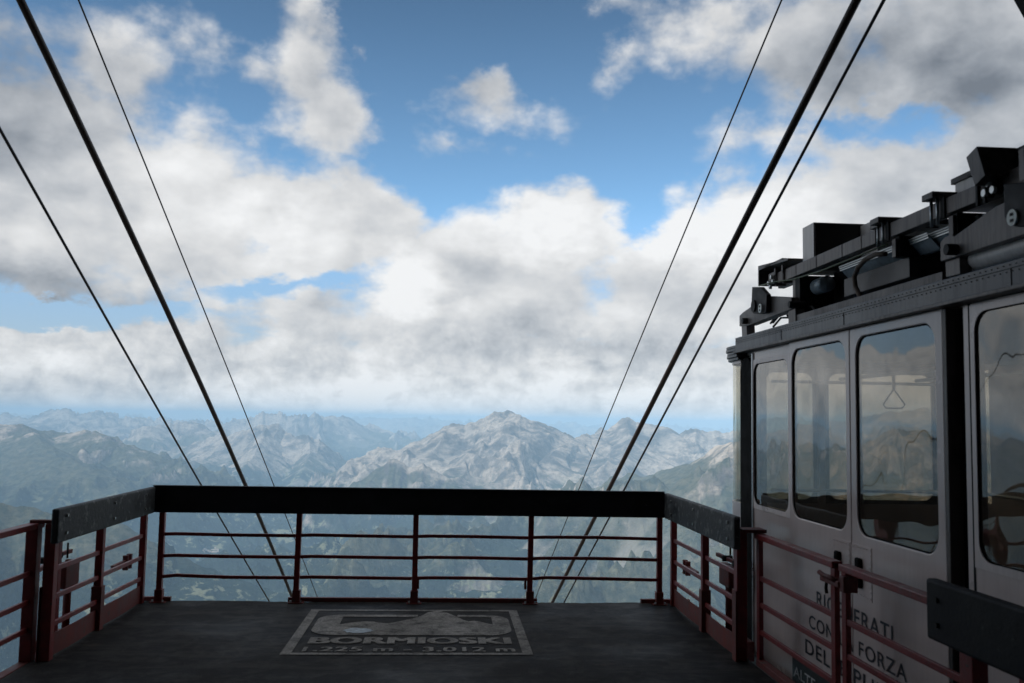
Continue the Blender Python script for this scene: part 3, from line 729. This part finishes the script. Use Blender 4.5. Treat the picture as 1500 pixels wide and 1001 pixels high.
# railing continuing towards the viewer on the left
def left_rail():
    t = thing('side_railing', 'plain red railing at the far left, beyond the gate post', 'railing', (-2.83, 5, 0))
    X = -2.83
    for y in (6.86, 4.9, 2.9):
        p = MB().box(X-.04, X+.04, y-.04, y+.04, -.1, .92).build('post', red, t, .004)
    MB().box(X-.035, X+.035, 1.0, 6.95, .895, .935).build('top_rail', red, t, .004)
    MB().box(X-.03, -2.68, 6.845, 6.90, .931, .955).build('top_link', redd, t, .004)
    for z in BARS: MB().bar((X, 1.0, z-.02), (X, 6.82, z-.015), .024, .034).build('bar', red, t, .003)
    MB().bar((X-.02, 6.90, .575), (-2.91, 7.49, .60), .024, .034).build('bar', red, t, .003)
    MB().box(X-.04, X+.03, 1.0, 7.4, -.12, -.0).build('toe_rail', redd, t, .004)
left_rail()

# gate pair in front of the cabin doors
def boarding_gate():
    X = 2.27
    def leaf(label, y0, y1, name='boarding_gate'):
        t = thing(name, label, 'gate', (X, (y0+y1)/2, 0), 'boarding gate leaves before the cabin doors')
        for y in (y0, y1): MB().box(X-.016, X+.016, y-.030, y+.030, .0, .915).build('post', red, t, .004)
        MB().box(X-.032, X+.032, min(y0, y1)-.03, max(y0, y1)+.03, .885, .925).build('top_rail', red, t, .005)
        for z in (.612, .425, .235): MB().bar((X, y0, z), (X, y1, z), .022, .034).build('bar', red, t, .003)
        MB().box(X-.03, X+.03, min(y0, y1), max(y0, y1), .0, .045).build('toe_rail', redd, t, .004)
        return t
    a = leaf('red boarding gate leaf hinged next to the black board end', 6.74, 5.42)
    b = leaf('red boarding gate leaf nearer the viewer, ending behind a black board', 5.27, 4.02)
    l = MB().box(X-.06, X+.0, 5.24, 5.50, .80, .835).build('latch', redd, b, .004)
    MB().tube([(X-.05, 5.28, .83), (X-.07, 5.34, .845), (X-.065, 5.42, .84), (X-.08, 5.46, .855)], .014, 8).build('lever', redd, l, smooth=True)
    MB().box(X-.05, X+.035, 5.19, 5.25, .78, .87).build('catch', redd, l, .005)
    MB().tube([(X-.03, 5.47, .80), (X-.03, 5.48, .76), (X-.03, 5.47, .73)], .010, 8).build('pull', blackm, l, smooth=True)
    MB().box(2.14, 2.31, 6.70, 6.86, .93, .955).build('top_plate', redd, a, .004)
    # nearer gate with the big black board
    t = thing('side_gate', 'black board on red posts at the lower right corner', 'gate', (2.14, 3, 0))
    for y in (3.92, 3.50, 2.2): MB().box(2.20, 2.27, y-.05, y+.05, .0, .95).build('post', red, t, .004)
    for z in BARS: MB().bar((2.235, 1.2, z), (2.235, 3.45, z), .022, .034).build('bar', red, t, .003)
    bd = MB().box(2.12, 2.175, 1.2, 4.09, .785, 1.045).build('board', board, t, .014, seg=3)
    mb = MB()
    for z in (.86, .965): mb.tube([(2.11, 3.99, z), (2.125, 3.99, z)], .012, 8)
    mb.each('bolt', blackm, bd)
boarding_gate()

# ------------------------------------------------------------------ cable car cabin
CX = 2.55
def cabin():
    t = thing('cable_car', 'pale grey cable car cabin with tinted windows docked at the right', 'cable car', (3.75, 5, 0))
    XR, YF, YB = 4.95, 8.60, .9
    WT, WB = 2.255, 1.045
    th = .045
    # ---- side wall panels (the outside face lies at CX)
    body = MB()
    body.holed((6.85, 7.735, -.15, 2.31), (6.90, 7.70, 1.055, 2.205), .09, CX, CX+th)
    body.holed((2.75, 4.43, -.15, 2.31), (2.85, 4.395, 1.075, 2.265), .11, CX, CX+th)
    body.holed((YB, 2.745, -.15, 2.31), (1.0, 2.65, 1.075, 2.265), .11, CX, CX+th)
    # far side
    body.holed((YB, 3.3, -.15, 2.31), (1.0, 3.2, 1.05, 2.2), .1, XR-th, XR)
    body.holed((3.305, 5.8, -.15, 2.31), (3.4, 5.7, 1.05, 2.2), .1, XR-th, XR)
    body.holed((5.805, 8.25, -.15, 2.31), (5.9, 6.9, 1.05, 2.2), .1, XR-th, XR)
    # front face with two panes, outer panes follow the curved corners
    body.holed((2.88, 3.445, -.15, 2.31), (2.93, 3.40, 1.02, 2.20), .09, YF-.04, YF, 'y')
    body.holed((3.45, 4.62, -.15, 2.31), (3.53, 4.54, 1.02, 2.20), .10, YF-.04, YF, 'y')
    # back face
    body.box(CX, XR, YB-.05, YB, -.15, 2.31)
    bo = body.build('body', cabp, t)
    # curved nose corners below and above the glass
    def arc(cx, cy, r, a0, a1, n=10): return [(cx+r*math.cos(R(a0+(a1-a0)*i/n)), cy+r*math.sin(R(a0+(a1-a0)*i/n))) for i in range(n+1)]
    def curved(z0, z1, r, name, m, right=False, extra=0, bevel=0):
        cx = 2.90; o_ = arc(cx, 8.25, r, 180, 90); i_ = arc(cx, 8.25, r-.03, 90, 180)
        pl = [(2.90-r, 8.06)]+o_+i_+[(2.90-r+.03, 8.06)]
        if right: pl = [(7.5-p[0], p[1]) for p in pl]
        return MB().prism(pl, z0, z1, 'z').build(name, m, t, bevel)
    for rt in (False, True):
        curved(-.15, 1.03, .35, 'nose_panel', cabp, rt); curved(2.235, 2.30, .35, 'nose_panel', cabp, rt)
        g = curved(1.03, 2.235, .343, 'corner_window', glassf, rt)
    for k in range(5):
        r = .385+.008*(k % 2)+.004*k; z0 = 2.262+k*.026
        cx = 2.90; pl = [(cx-r, 8.02)]+arc(cx, 8.25, r, 180, 90)+[(7.5-p[0], p[1]) for p in reversed(arc(cx, 8.25, r, 180, 90))]+[(7.5-cx+r, 8.02)]
        pl += [(7.5-cx+.3, 8.02), (7.5-cx+.3, 8.5), (cx-.3+.02, 8.5), (cx-.3+.02, 8.02)]
        MB().prism(pl, z0, z0+.0235, 'z').build('front_cornice', fasc, t, .003)
    # black recess between nose and side wall
    MB().prism(rrect(7.755, 8.055, -.15, 2.27, .12), CX-.004, CX+.05).build('rubber_seal', rubber, t)
    MB().box(CX+.02, CX+.12, 7.74, 8.1, -.15, 2.27).build('inner_pillar', rubber, t)
    MB().box(CX-.012, CX+.0, 7.705, 7.735, -.15, 2.30).build('edge_strip', alu, t, .003)
    # windows in the side
    for (y0, y1, z0, z1) in ((6.895, 7.705, 1.05, 2.21), (2.845, 4.40, 1.07, 2.27), (.995, 2.655, 1.07, 2.27)):
        w = MB().box(CX+.006, CX+.010, y0, y1, z0, z1).build('window', glass, t)
        MB().holed((y0-.012, y1+.012, z0-.012, z1+.012), (y0+.011, y1-.011, z0+.011, z1-.011), .10, CX-.001, CX+.005).build('seal', rubber, w)
        MB().holed((y0-.03, y1+.03, z0-.03, z1+.03), (y0+.006, y1-.006, z0+.006, z1-.006), .098, CX-.006, CX-.001).build('frame', cabp2, w)
    for (x0, x1) in ((2.925, 3.405), (3.525, 4.545)):
        w = MB().box(x0, x1, YF-.022, YF-.018, 1.015, 2.205).build('windscreen', glassf, t)
        MB().holed((x0-.02, x1+.02, .995, 2.225), (x0+.015, x1-.015, 1.03, 2.19), .09, YF-.045, YF-.041, 'y').build('seal', rubber, w)
    for (y0, y1) in ((1., 3.2), (3.4, 5.7), (5.9, 6.9)): MB().box(XR-.026, XR-.020, y0-.01, y1+.01, 1.04, 2.21).build('window', glassf, t)
    # doors
    for (y0, y1, w0, w1, hz, hy) in ((5.785, 6.838, 5.845, 6.785, (.79, .91), 5.96), (4.66, 5.775, 4.735, 5.695, (.73, .91), 5.652)):
        d = MB().holed((y0, y1, -.12, 2.312), (w0, w1, WB, WT), .12, CX-.022, CX+.02, k=8).build('door', cabp, t, .006)
        p = MB().box(CX-.008, CX-.004, w0-.01, w1+.01, WB-.01, WT+.01).build('window', glass, d)
        MB().holed((w0-.004, w1+.004, WB-.004, WT+.004), (w0+.008, w1-.008, WB+.008, WT-.008), .118, CX-.0125, CX-.009, k=8).build('seal', rubber, p)
        h = MB().box(CX-.052, CX-.024, hy-.032, hy+.032, hz[0], hz[1]).build('handle', rubber, d, .012, seg=3)
        MB().box(CX-.0, CX+.02, y0-.004, y0+.0, -.1, 2.3).build('gap_seal', rubber, d)
    # riveted plates behind the handles
    rv = MB()
    for y0, y1 in ((5.80, 6.06), (5.50, 5.77)):
        mb = MB().box(CX-.0255, CX-.0225, y0, y1, .672, .985).build('lock_plate', cabp, t)
        for k in range(9):
            for yy in (y0+.015, y1-.015): rv.tube([(CX-.029, yy, .69+k*.035), (CX-.025, yy, .69+k*.035)], .004, 6)
        for k in range(6):
            for zz in (.688, .970): rv.tube([(CX-.029, y0+.02+k*.044, zz), (CX-.025, y0+.02+k*.044, zz)], .004, 6)
    rv.build('rivet', cabp2, t)
    # open door edge, recess and grey strip beyond the second leaf
    MB().box(CX-.024, CX+.1, 4.618, 4.655, -.12, 2.31).build('door_post', steel, t, .004)
    MB().box(CX+.05, CX+.1, 4.50, 4.618, -.12, 2.31).build('recess', rubber, t)
    MB().box(CX-.0, CX+.04, 4.452, 4.50, -.12, 2.31).build('door_post', cabp2, t, .004)
    MB().box(CX-.001, CX+.0, 4.4335, 4.4515, -.12, 2.31).build('gap_seal', rubber, t)
    # fascia band with drip lip and rivets
    fb = MB().box(CX-.055, CX+.02, .85, 8.03, 2.335, 2.45).build('fascia', fasc, t, .004)
    MB().box(CX-.075, CX+.02, .85, 8.04, 2.315, 2.334).build('drip_lip', steelg, fb, .003)
    mb = MB()
    for k in range(150):
        y = .9+k*.0475
        for z in (2.402, 2.432): mb.tube([(CX-.0585, y+(.02 if z > 2.41 else 0), z), (CX-.054, y+(.02 if z > 2.41 else 0), z)], .0032, 6)
    mb.box(CX-.058, CX-.054, .86, 8.02, 2.4155, 2.418)
    for y in (1.2, 2.4, 4.0, 5.78, 6.9): mb.box(CX-.058, CX-.054, y-.0015, y+.0015, 2.34, 2.415)
    mb.build('rivet', blackm, fb)
    # crowned roof
    bm = MB(); nu, nv = 24, 40; rows = []
    for j in range(nv+1):
        y = .85+(8.52-.85)*(1-(1-j/nv)**1.8) if j else .85
        fr = math.sqrt(max(0, 1-max(0, (y-7.7)/.83)**2.2))
        row = []
        for i in range(nu+1):
            u = -1+2*i/nu; x = 3.75+u*1.20*(.90+.10*fr)
            z = 2.385+.235*fr*max(0, 1-abs(u)**2.6)**.55
            row.append(bm.bm.verts.new((x, y, z)))
        rows.append(row)
    for a, b in zip(rows, rows[1:]):
        for i in range(nu): bm.bm.faces.new((a[i], a[i+1], b[i+1], b[i]))
    bm.build('roof', domem, t, smooth=True)
    # interior
    MB().box(CX+.05, XR-.05, YB, 8.5, -.15, -.05).build('floor_panel', inner, t)
    MB().box(CX+.05, XR-.05, YB, 8.5, 2.30, 2.33).build('ceiling_panel', innerl, t)
    MB().box(CX+.055, CX+.07, YB, 7.6, .0, 1.0).build('lining', inner, t)
    rl = MB().tube([(3.5, 1.2, 2.12), (3.5, 8.2, 2.12)], .016, 8).tube([(4.2, 1.2, 2.12), (4.2, 8.2, 2.12)], .016, 8)
    rl.tube([(2.95, 8.42, 2.10), (4.6, 8.42, 2.10)], .014, 8); rl.tube([(2.95, 8.42, 1.12), (4.6, 8.42, 1.12)], .016, 8); rl.tube([(4.85, 1.2, 1.12), (4.85, 8.3, 1.12)], .016, 8)
    rl.each('grab_rail', zinc, t, smooth=True)
    for y in (3.2, 4.6, 6.30):
        q = Vector((3.5, y, 2.12))
        if y > 6: q = Vector((3.5, 7.19, 2.12))
        s = MB().bar(q, q-Vector((0, 0, .12)), .02, .012).build('hand_strap', rubber, t)
        c = q-Vector((0, 0, .12)); MB().tube([c, c+Vector((.068, -.04, -.12)), c+Vector((.05, -.03, -.15)), c+Vector((-.05, .03, -.15)), c+Vector((-.068, .04, -.12)), c], .008, 6).build('loop', zinc, s, smooth=True)
    MB().box(4.3, 4.85, 1.2, 2.6, -.05, .5).build('bench', inner, t, .02)
    # lettering on the doors
    lx = CX-.0245
    side = lambda y0, z0: (lambda u, v: (lx, y0-u, z0+v))
    for txt, y0, y1, z0, h in (('RIGENERATI', 6.36, 5.245, .492, .100), ('CON LA FORZA', 6.50, 5.09, .322, .088), ('DELLE PURE', 6.57, 5.20, .133, .098)):
        text_obj('lettering', txt, side(y0-.02, z0), y0-y1-.02, h, letter, t, .010, 1.1)
    MB().box(lx, lx+.0015, 5.80, 6.80, -.12, .045).build('label_panel', panelb, t)
    text_obj('panel_lettering', 'ALTE', (lambda u, v: (lx-.002, 6.77-u, -.078+v)), .40, .075, letterw, t, .01)
    # lower sill outside
    MB().box(CX-.06, CX+.0, YB, 7.7, -.22, -.13).build('sill', steel, t, .006)
    return t
car = cabin()

# ------------------------------------------------------------------ running gear on the roof
def roof_gear(t):
    XP = 2.85
    def poly(name, pix, x0, x1, m, parent=t, bevel=.004, plane=XP):
        q = [onX(px, py, plane) for px, py in pix]
        return MB().prism([(v.y, v.z) for v in q], x0, x1).build(name, m, parent, bevel)
    # long beam in segments
    zb, zt = 2.93, 3.024
    cuts = [7.99, 7.53, 7.10, 6.62, 6.30, 6.08]
    beam = MB()
    beam.prism([(8.14, 2.965), (8.14, 2.99), (7.995, zt-.02), (7.995, zb+.02)], XP, XP+.07)
    for a, b in zip(cuts[:-1], cuts[1:]): beam.box(XP, XP+.07, b+.006, a-.006, zb, zt)
    beam.box(XP, XP+.07, 1.6, 6.06, zb, zt)
    beam.box(XP+.015, XP+.06, 1.6, 8.0, zb+.01, zt-.01)
    bo = beam.build('beam', steelg, t, .003)
    # end hood: C shaped
    h = MB().box(XP-.02, XP+.22, 8.40, 8.42, 2.97, 3.155).box(XP-.02, XP+.22, 7.80, 8.40, 3.11, 3.125)
    h.prism([(8.40, 3.125), (8.40, 3.155), (7.66, 3.10), (7.66, 3.08)], XP-.02, XP+.22)
    h.box(XP+.16, XP+.22, 7.9, 8.40, 2.95, 3.12).build('end_hood', steel, t, .003)
    MB().box(XP-.012, XP-.002, 8.02, 8.16, 2.94, 3.04).build('bracket', steel, t, .002)
    z_ = MB()
    for y, zz in ((8.06, 3.0), (8.02, 2.955), (8.13, 2.955), (8.09, 2.915)): z_.tube([(XP-.03, y, zz), (XP-.01, y, zz)], .018, 10)
    z_.each('bolt', zinc, t)
    # near and far rocker arms on stand posts
    a1 = poly('rocker_arm', [(1089,463),(1094,458),(1115,443.5),(1132,434),(1166,436),(1167.5,452),(1160,455.5),(1103,477),(1089,478.5)], XP-.04, XP+.04, steel)
    for px, py in ((1092.5,470.5),(1161.5,446.5)):
        q = onX(px, py, XP-.05); MB().tube([(XP-.085, q.y, q.z), (XP+.05, q.y, q.z)], .030, 12).build('pivot_bolt', blackm, a1, .004)
    poly('rocker_arm', [(1092,463),(1120,440),(1168,436),(1170,452),(1105,480),(1092,480)], XP+.50, XP+.56, blackm)
    poly('stand_post', [(1090.5,478),(1098,476),(1099,494),(1091.5,497)], XP-.03, XP+.05, steelg)
    poly('stand_post', [(1159.5,456),(1170,452),(1170.5,472),(1160,476)], XP-.03, XP+.05, steelg)
    for y0, y1 in ((8.70, 8.86), (7.45, 7.62)):
        MB().box(XP+.05, XP+.56, y0, y1, 2.46, 2.56).build('cross_member', blackm, t)
    poly('hanger_link', [(1115,421),(1127,421),(1137,432),(1136,458),(1130,460),(1117,460),(1113.5,455)], XP-.085, XP-.045, blackm)
    MB().tube([(XP-.10, 8.33, 2.775), (XP+.3, 8.33, 2.775)], .055, 16).build('roller', blackm, t, smooth=False)
    q = onX(1117, 452, XP-.08); d = MB().tube([(XP-.106, q.y, q.z), (XP-.10, q.y, q.z)], .040, 20).build('bolt_disc', whitem, t)
    MB().box(XP-.109, XP-.1065, q.y-.012, q.y+.012, q.z+.008, q.z+.024).box(XP-.109, XP-.1065, q.y-.012, q.y+.012, q.z-.024, q.z-.008).each('slot', blackm, d)
    MB().box(XP+.02, XP+.06, 7.60, 7.66, 2.62, 2.95).build('upright', steelg, t, .003)
    MB().box(XP+.02, XP+.5, 7.50, 7.60, 2.62, 2.93).build('end_plate', blackm, t, .003)
    # second, bigger arm to the right
    a2 = poly('rocker_arm', [(1389.5,356),(1396,348),(1407,344),(1410,347),(1472,303),(1560,262),(1560,330),(1490,352),(1390,384)], XP-.05, XP+.03, steelg)
    q = onX(1398, 366, XP-.06); MB().tube([(XP-.11, q.y, q.z), (XP+.05, q.y, q.z)], .032, 14).build('pivot_bolt', blackm, a2, .004)
    poly('stand_post', [(1392,384),(1413,377),(1414,402),(1393,407)], XP-.03, XP+.04, steelg)
    MB().tube([(XP+.06, 5.02, 2.63), (XP+.06, 4.96, 2.63), (XP+.06, 1.8, 2.63)], [.035, .06, .06], 16).build('tank', boxg, t, smooth=True)
    MB().tube([(XP+.30, 5.45, 2.84), (XP+.30, 2.0, 2.84)], .10, 20).build('motor', boxg, t, smooth=True)
    # black bracket head at the right with a white disc
    hd = poly('bracket_head', [(1446.5,232),(1463,215.5),(1476,258),(1460,274)], XP-.12, XP+.55, steel)
    MB().prism([(v.y, v.z) for v in [onX(a, b, XP-.15) for a, b in ((1474,270),(1560,262),(1560,330),(1494,333),(1482,330),(1475,318))]], XP-.165, XP-.13).build('hanger_link', blackm, t, .006)
    MB().box(XP-.172, XP-.167, 4.17, 4.21, 2.87, 3.02).build('side_plate', steelg, t)
    q = onX(1484, 319, XP-.17); d = MB().tube([(XP-.178, q.y, q.z), (XP-.166, q.y, q.z)], .040, 24).build('bolt_disc', whitem, t)
    MB().box(XP-.181, XP-.1785, q.y-.012, q.y+.010, q.z+.008, q.z+.022).box(XP-.181, XP-.1785, q.y-.014, q.y+.010, q.z-.022, q.z-.008).each('slot', blackm, d)
    z_ = MB()
    for px, py in ((1442.5,283),(1448,268),(1455,278)):
        q = onX(px, py, XP-.06); z_.tube([(XP-.07, q.y, q.z), (XP-.05, q.y, q.z)], .020, 12)
    z_.each('bolt', zinc, t)
    b_ = MB()
    for px, py in ((1446,283),(1451.5,268),(1458.5,278)):
        q = onX(px, py, XP-.03); b_.tube([(XP-.05, q.y, q.z), (XP+.0, q.y, q.z)], .026, 12)
    b_.each('bolt_head', blackm, t)
    # clamps round the beam
    for y in (5.96, 5.27):
        c = MB().box(XP-.06, XP+.42, y-.05, y+.075, zt+.012, zt+.05).build('clamp_plate', steel, t, .004)
        r = MB()
        for yy in (y-.035, y+.035): r.tube([(XP-.022, yy, zb-.05), (XP-.022, yy, zt+.015)], .010, 8)
        r.each('clamp_rod', zinc, c, smooth=True)
        MB().box(XP-.012, XP-.002, y-.09, y-.05, zb-.02, zt+.01).build('clamp_strap', blackm, c)
        MB().box(XP+.02, XP+.50, y-.17, y-.10, zb-.14, zb-.005).build('cross_arm', blackm, c, .003)
        MB().box(XP+.0, XP+.018, y-.16, y-.11, zb-.14, zb-.02).build('arm_end', steelg, c, .003)
    for y in (7.98, 7.80):
        MB().holed((y-.012, y+.012, zb-.02, zt+.02), (y-.008, y+.008, zb-.012, zt+.012), .002, XP-.012, XP+.08, k=2).build('strap', steel, t)
        MB().box(XP-.02, XP-.013, y-.014, y+.014, zt-.02, zt+.04).build('strap_lug', steel, t, .003)
    MB().box(XP-.016, XP-.002, 4.83, 4.85, zb-.03, zt+.05).box(XP-.016, XP-.002, 4.76, 4.78, zb-.03, zt+.02).box(XP-.03, XP+.10, 4.74, 4.90, zt+.05, zt+.062).each('strap', blackm, t)
    # boxes above the beam
    b1 = MB().box(XP+.085, XP+.62, 7.36, 7.60, 2.95, 3.345).build('equipment_box', boxg, t, .003)
    MB().box(XP+.10, XP+.60, 7.352, 7.36, 2.96, 3.335).build('shaded_face', boxd, b1)  # dark sheet painting shade onto the viewer-facing side of the box
    g0, g1 = onX(1252, 334, 3.32), onX(1285, 320, 3.32)
    MB().box(3.32, 3.9, g1.y, g0.y+.25, 2.95, g1.z).build('equipment_box', boxg, t, .003)
    MB().box(XP-.02, XP+.4, 6.0, 6.12, zt+.004, zt+.03).build('top_plate', steel, t, .003)
    b2 = MB().box(XP+.09, XP+.5, 3.9, 5.24, 2.96, 3.125).build('equipment_box', boxg, t, .003)
    MB().box(XP+.08, XP+.52, 3.88, 5.27, 3.126, 3.16).build('lid', boxd, b2, .003)
    # trays under the beam and the dark case below
    for y0, y1, x in ((5.55, 6.86, XP+.13), (5.05, 5.85, XP+.16), (4.5, 5.1, XP+.18)):
        MB().prism([(x+.03, 2.80), (x-.045, 2.885), (x-.04, 2.89), (x+.037, 2.803)], y0, y1, 'y').build('tray', tray, t)
        mb = MB()
        for k in range(3): mb.bar((x-.048+k*.004, y0, 2.897-k*.014), (x-.048+k*.004, y1, 2.897-k*.014), .008, .008)
        mb.each('tray_rib', zinc, t)
    MB().box(XP+.09, XP+.5, 5.80, 6.80, 2.66, 2.795).build('dark_case', boxd, t, .004)
    MB().box(XP-.02, XP+.02, 5.2, 7.50, 2.545, 2.60).build('lower_rail', steel, t, .003)
    MB().box(XP+.3, XP+.62, 5.3, 7.48, 2.60, 2.95).build('inner_frame', blackm, t)
    MB().tube([(XP+.15, 7.45, 2.83), (XP+.15, 7.25, 2.83)], .065, 18).build('motor', tray, t, smooth=True)
    w = [(1112,419),(1135,413),(1160,410),(1200,398),(1250,378),(1300,358)]
    MB().tube([onX(a, b, XP-.03) for a, b in w], .006, 6).build('green_wire', greenm, t, smooth=True)
    hp = [(1297,372),(1283,373),(1268,380),(1257,392),(1251.5,406),(1253,420),(1259,433),(1263,441)]
    MB().tube([onX(a, b, XP+.02) for a, b in hp], .017, 10).build('hose', hosem, t, smooth=True)
    wi = MB()
    rnd = random.Random(9)
    for k in range(7):
        a = Vector((XP+rnd.uniform(.05, .3), 8.55-k*.16, 2.60+rnd.uniform(0, .03)))
        wi.tube([a, a+Vector((.02, -.15, .07)), a+Vector((.02, -.35, .05)), a+Vector((-.02, -.55, -.02))], .010, 6)
    wi.each('cable_loop', blackm, t, smooth=True)
roof_gear(car)

# ------------------------------------------------------------------ station hall around and behind the viewer
def station():
    t = thing('station_building', 'dark station structure whose steel brace crosses the top right corner', 'building', (0, -6, 0))
    # roof rising backwards, parallel to the ropes; unseen, spread wide to shade the deck
    mb = MB()
    def rz(y): return 5.35+.52*(7.3-y)
    c = []
    for dz in (0, .25):
        c += [(-12, 7.3, rz(7.3)+dz), (7.5, 7.3, rz(7.3)+dz), (7.5, -14, rz(-14)+dz), (-12, -14, rz(-14)+dz)]
    mb.hexa(c); mb.build('roof', roofm, t)
    MB().box(-12.3, -12.0, -14, 2.5, -7, 14).build('unseen_side_wall', concrete, t)  # out of view, added to block the sun coming from the left
    MB().box(-5.2, -4.9, -14, 5.6, -7, 9.4).build('unseen_side_wall', concrete, t)  # out of view, added to darken the near deck and boards
    MB().box(7.2, 7.5, -14, 6.5, -7, 12).build('unseen_side_wall', concrete, t)
    MB().box(-12, 7.5, -14.3, -14, -7, 18).build('back_wall', concrete, t)
    MB().box(-2.6, 2.0, -14, 8.4, -9, -.25).build('base_wall', concrete, t)
    MB().box(-12, -2.85, -14, -1, -.6, -.3).build('floor_slab', concrete, t)
    MB().box(5.2, 7.5, -14, 4, -.6, -.3).build('floor_slab', concrete, t)
    Y = 4.6; a = onY(1480, 0, Y); b = onY(1500, 36, Y); d = (b-a).normalized(); n = Vector((d.z, 0, -d.x))
    if n.x < 0: n = -n
    o = n*.21
    MB().bar(a-d*2.0+o, a+d*2.8+o, .22, .22, (0, 1, 0)).build('brace', blackm, t, .006)
station()

# ------------------------------------------------------------------ render settings
scn.cycles.volume_bounces = 2; scn.cycles.transparent_max_bounces = 16; scn.cycles.max_bounces = 8
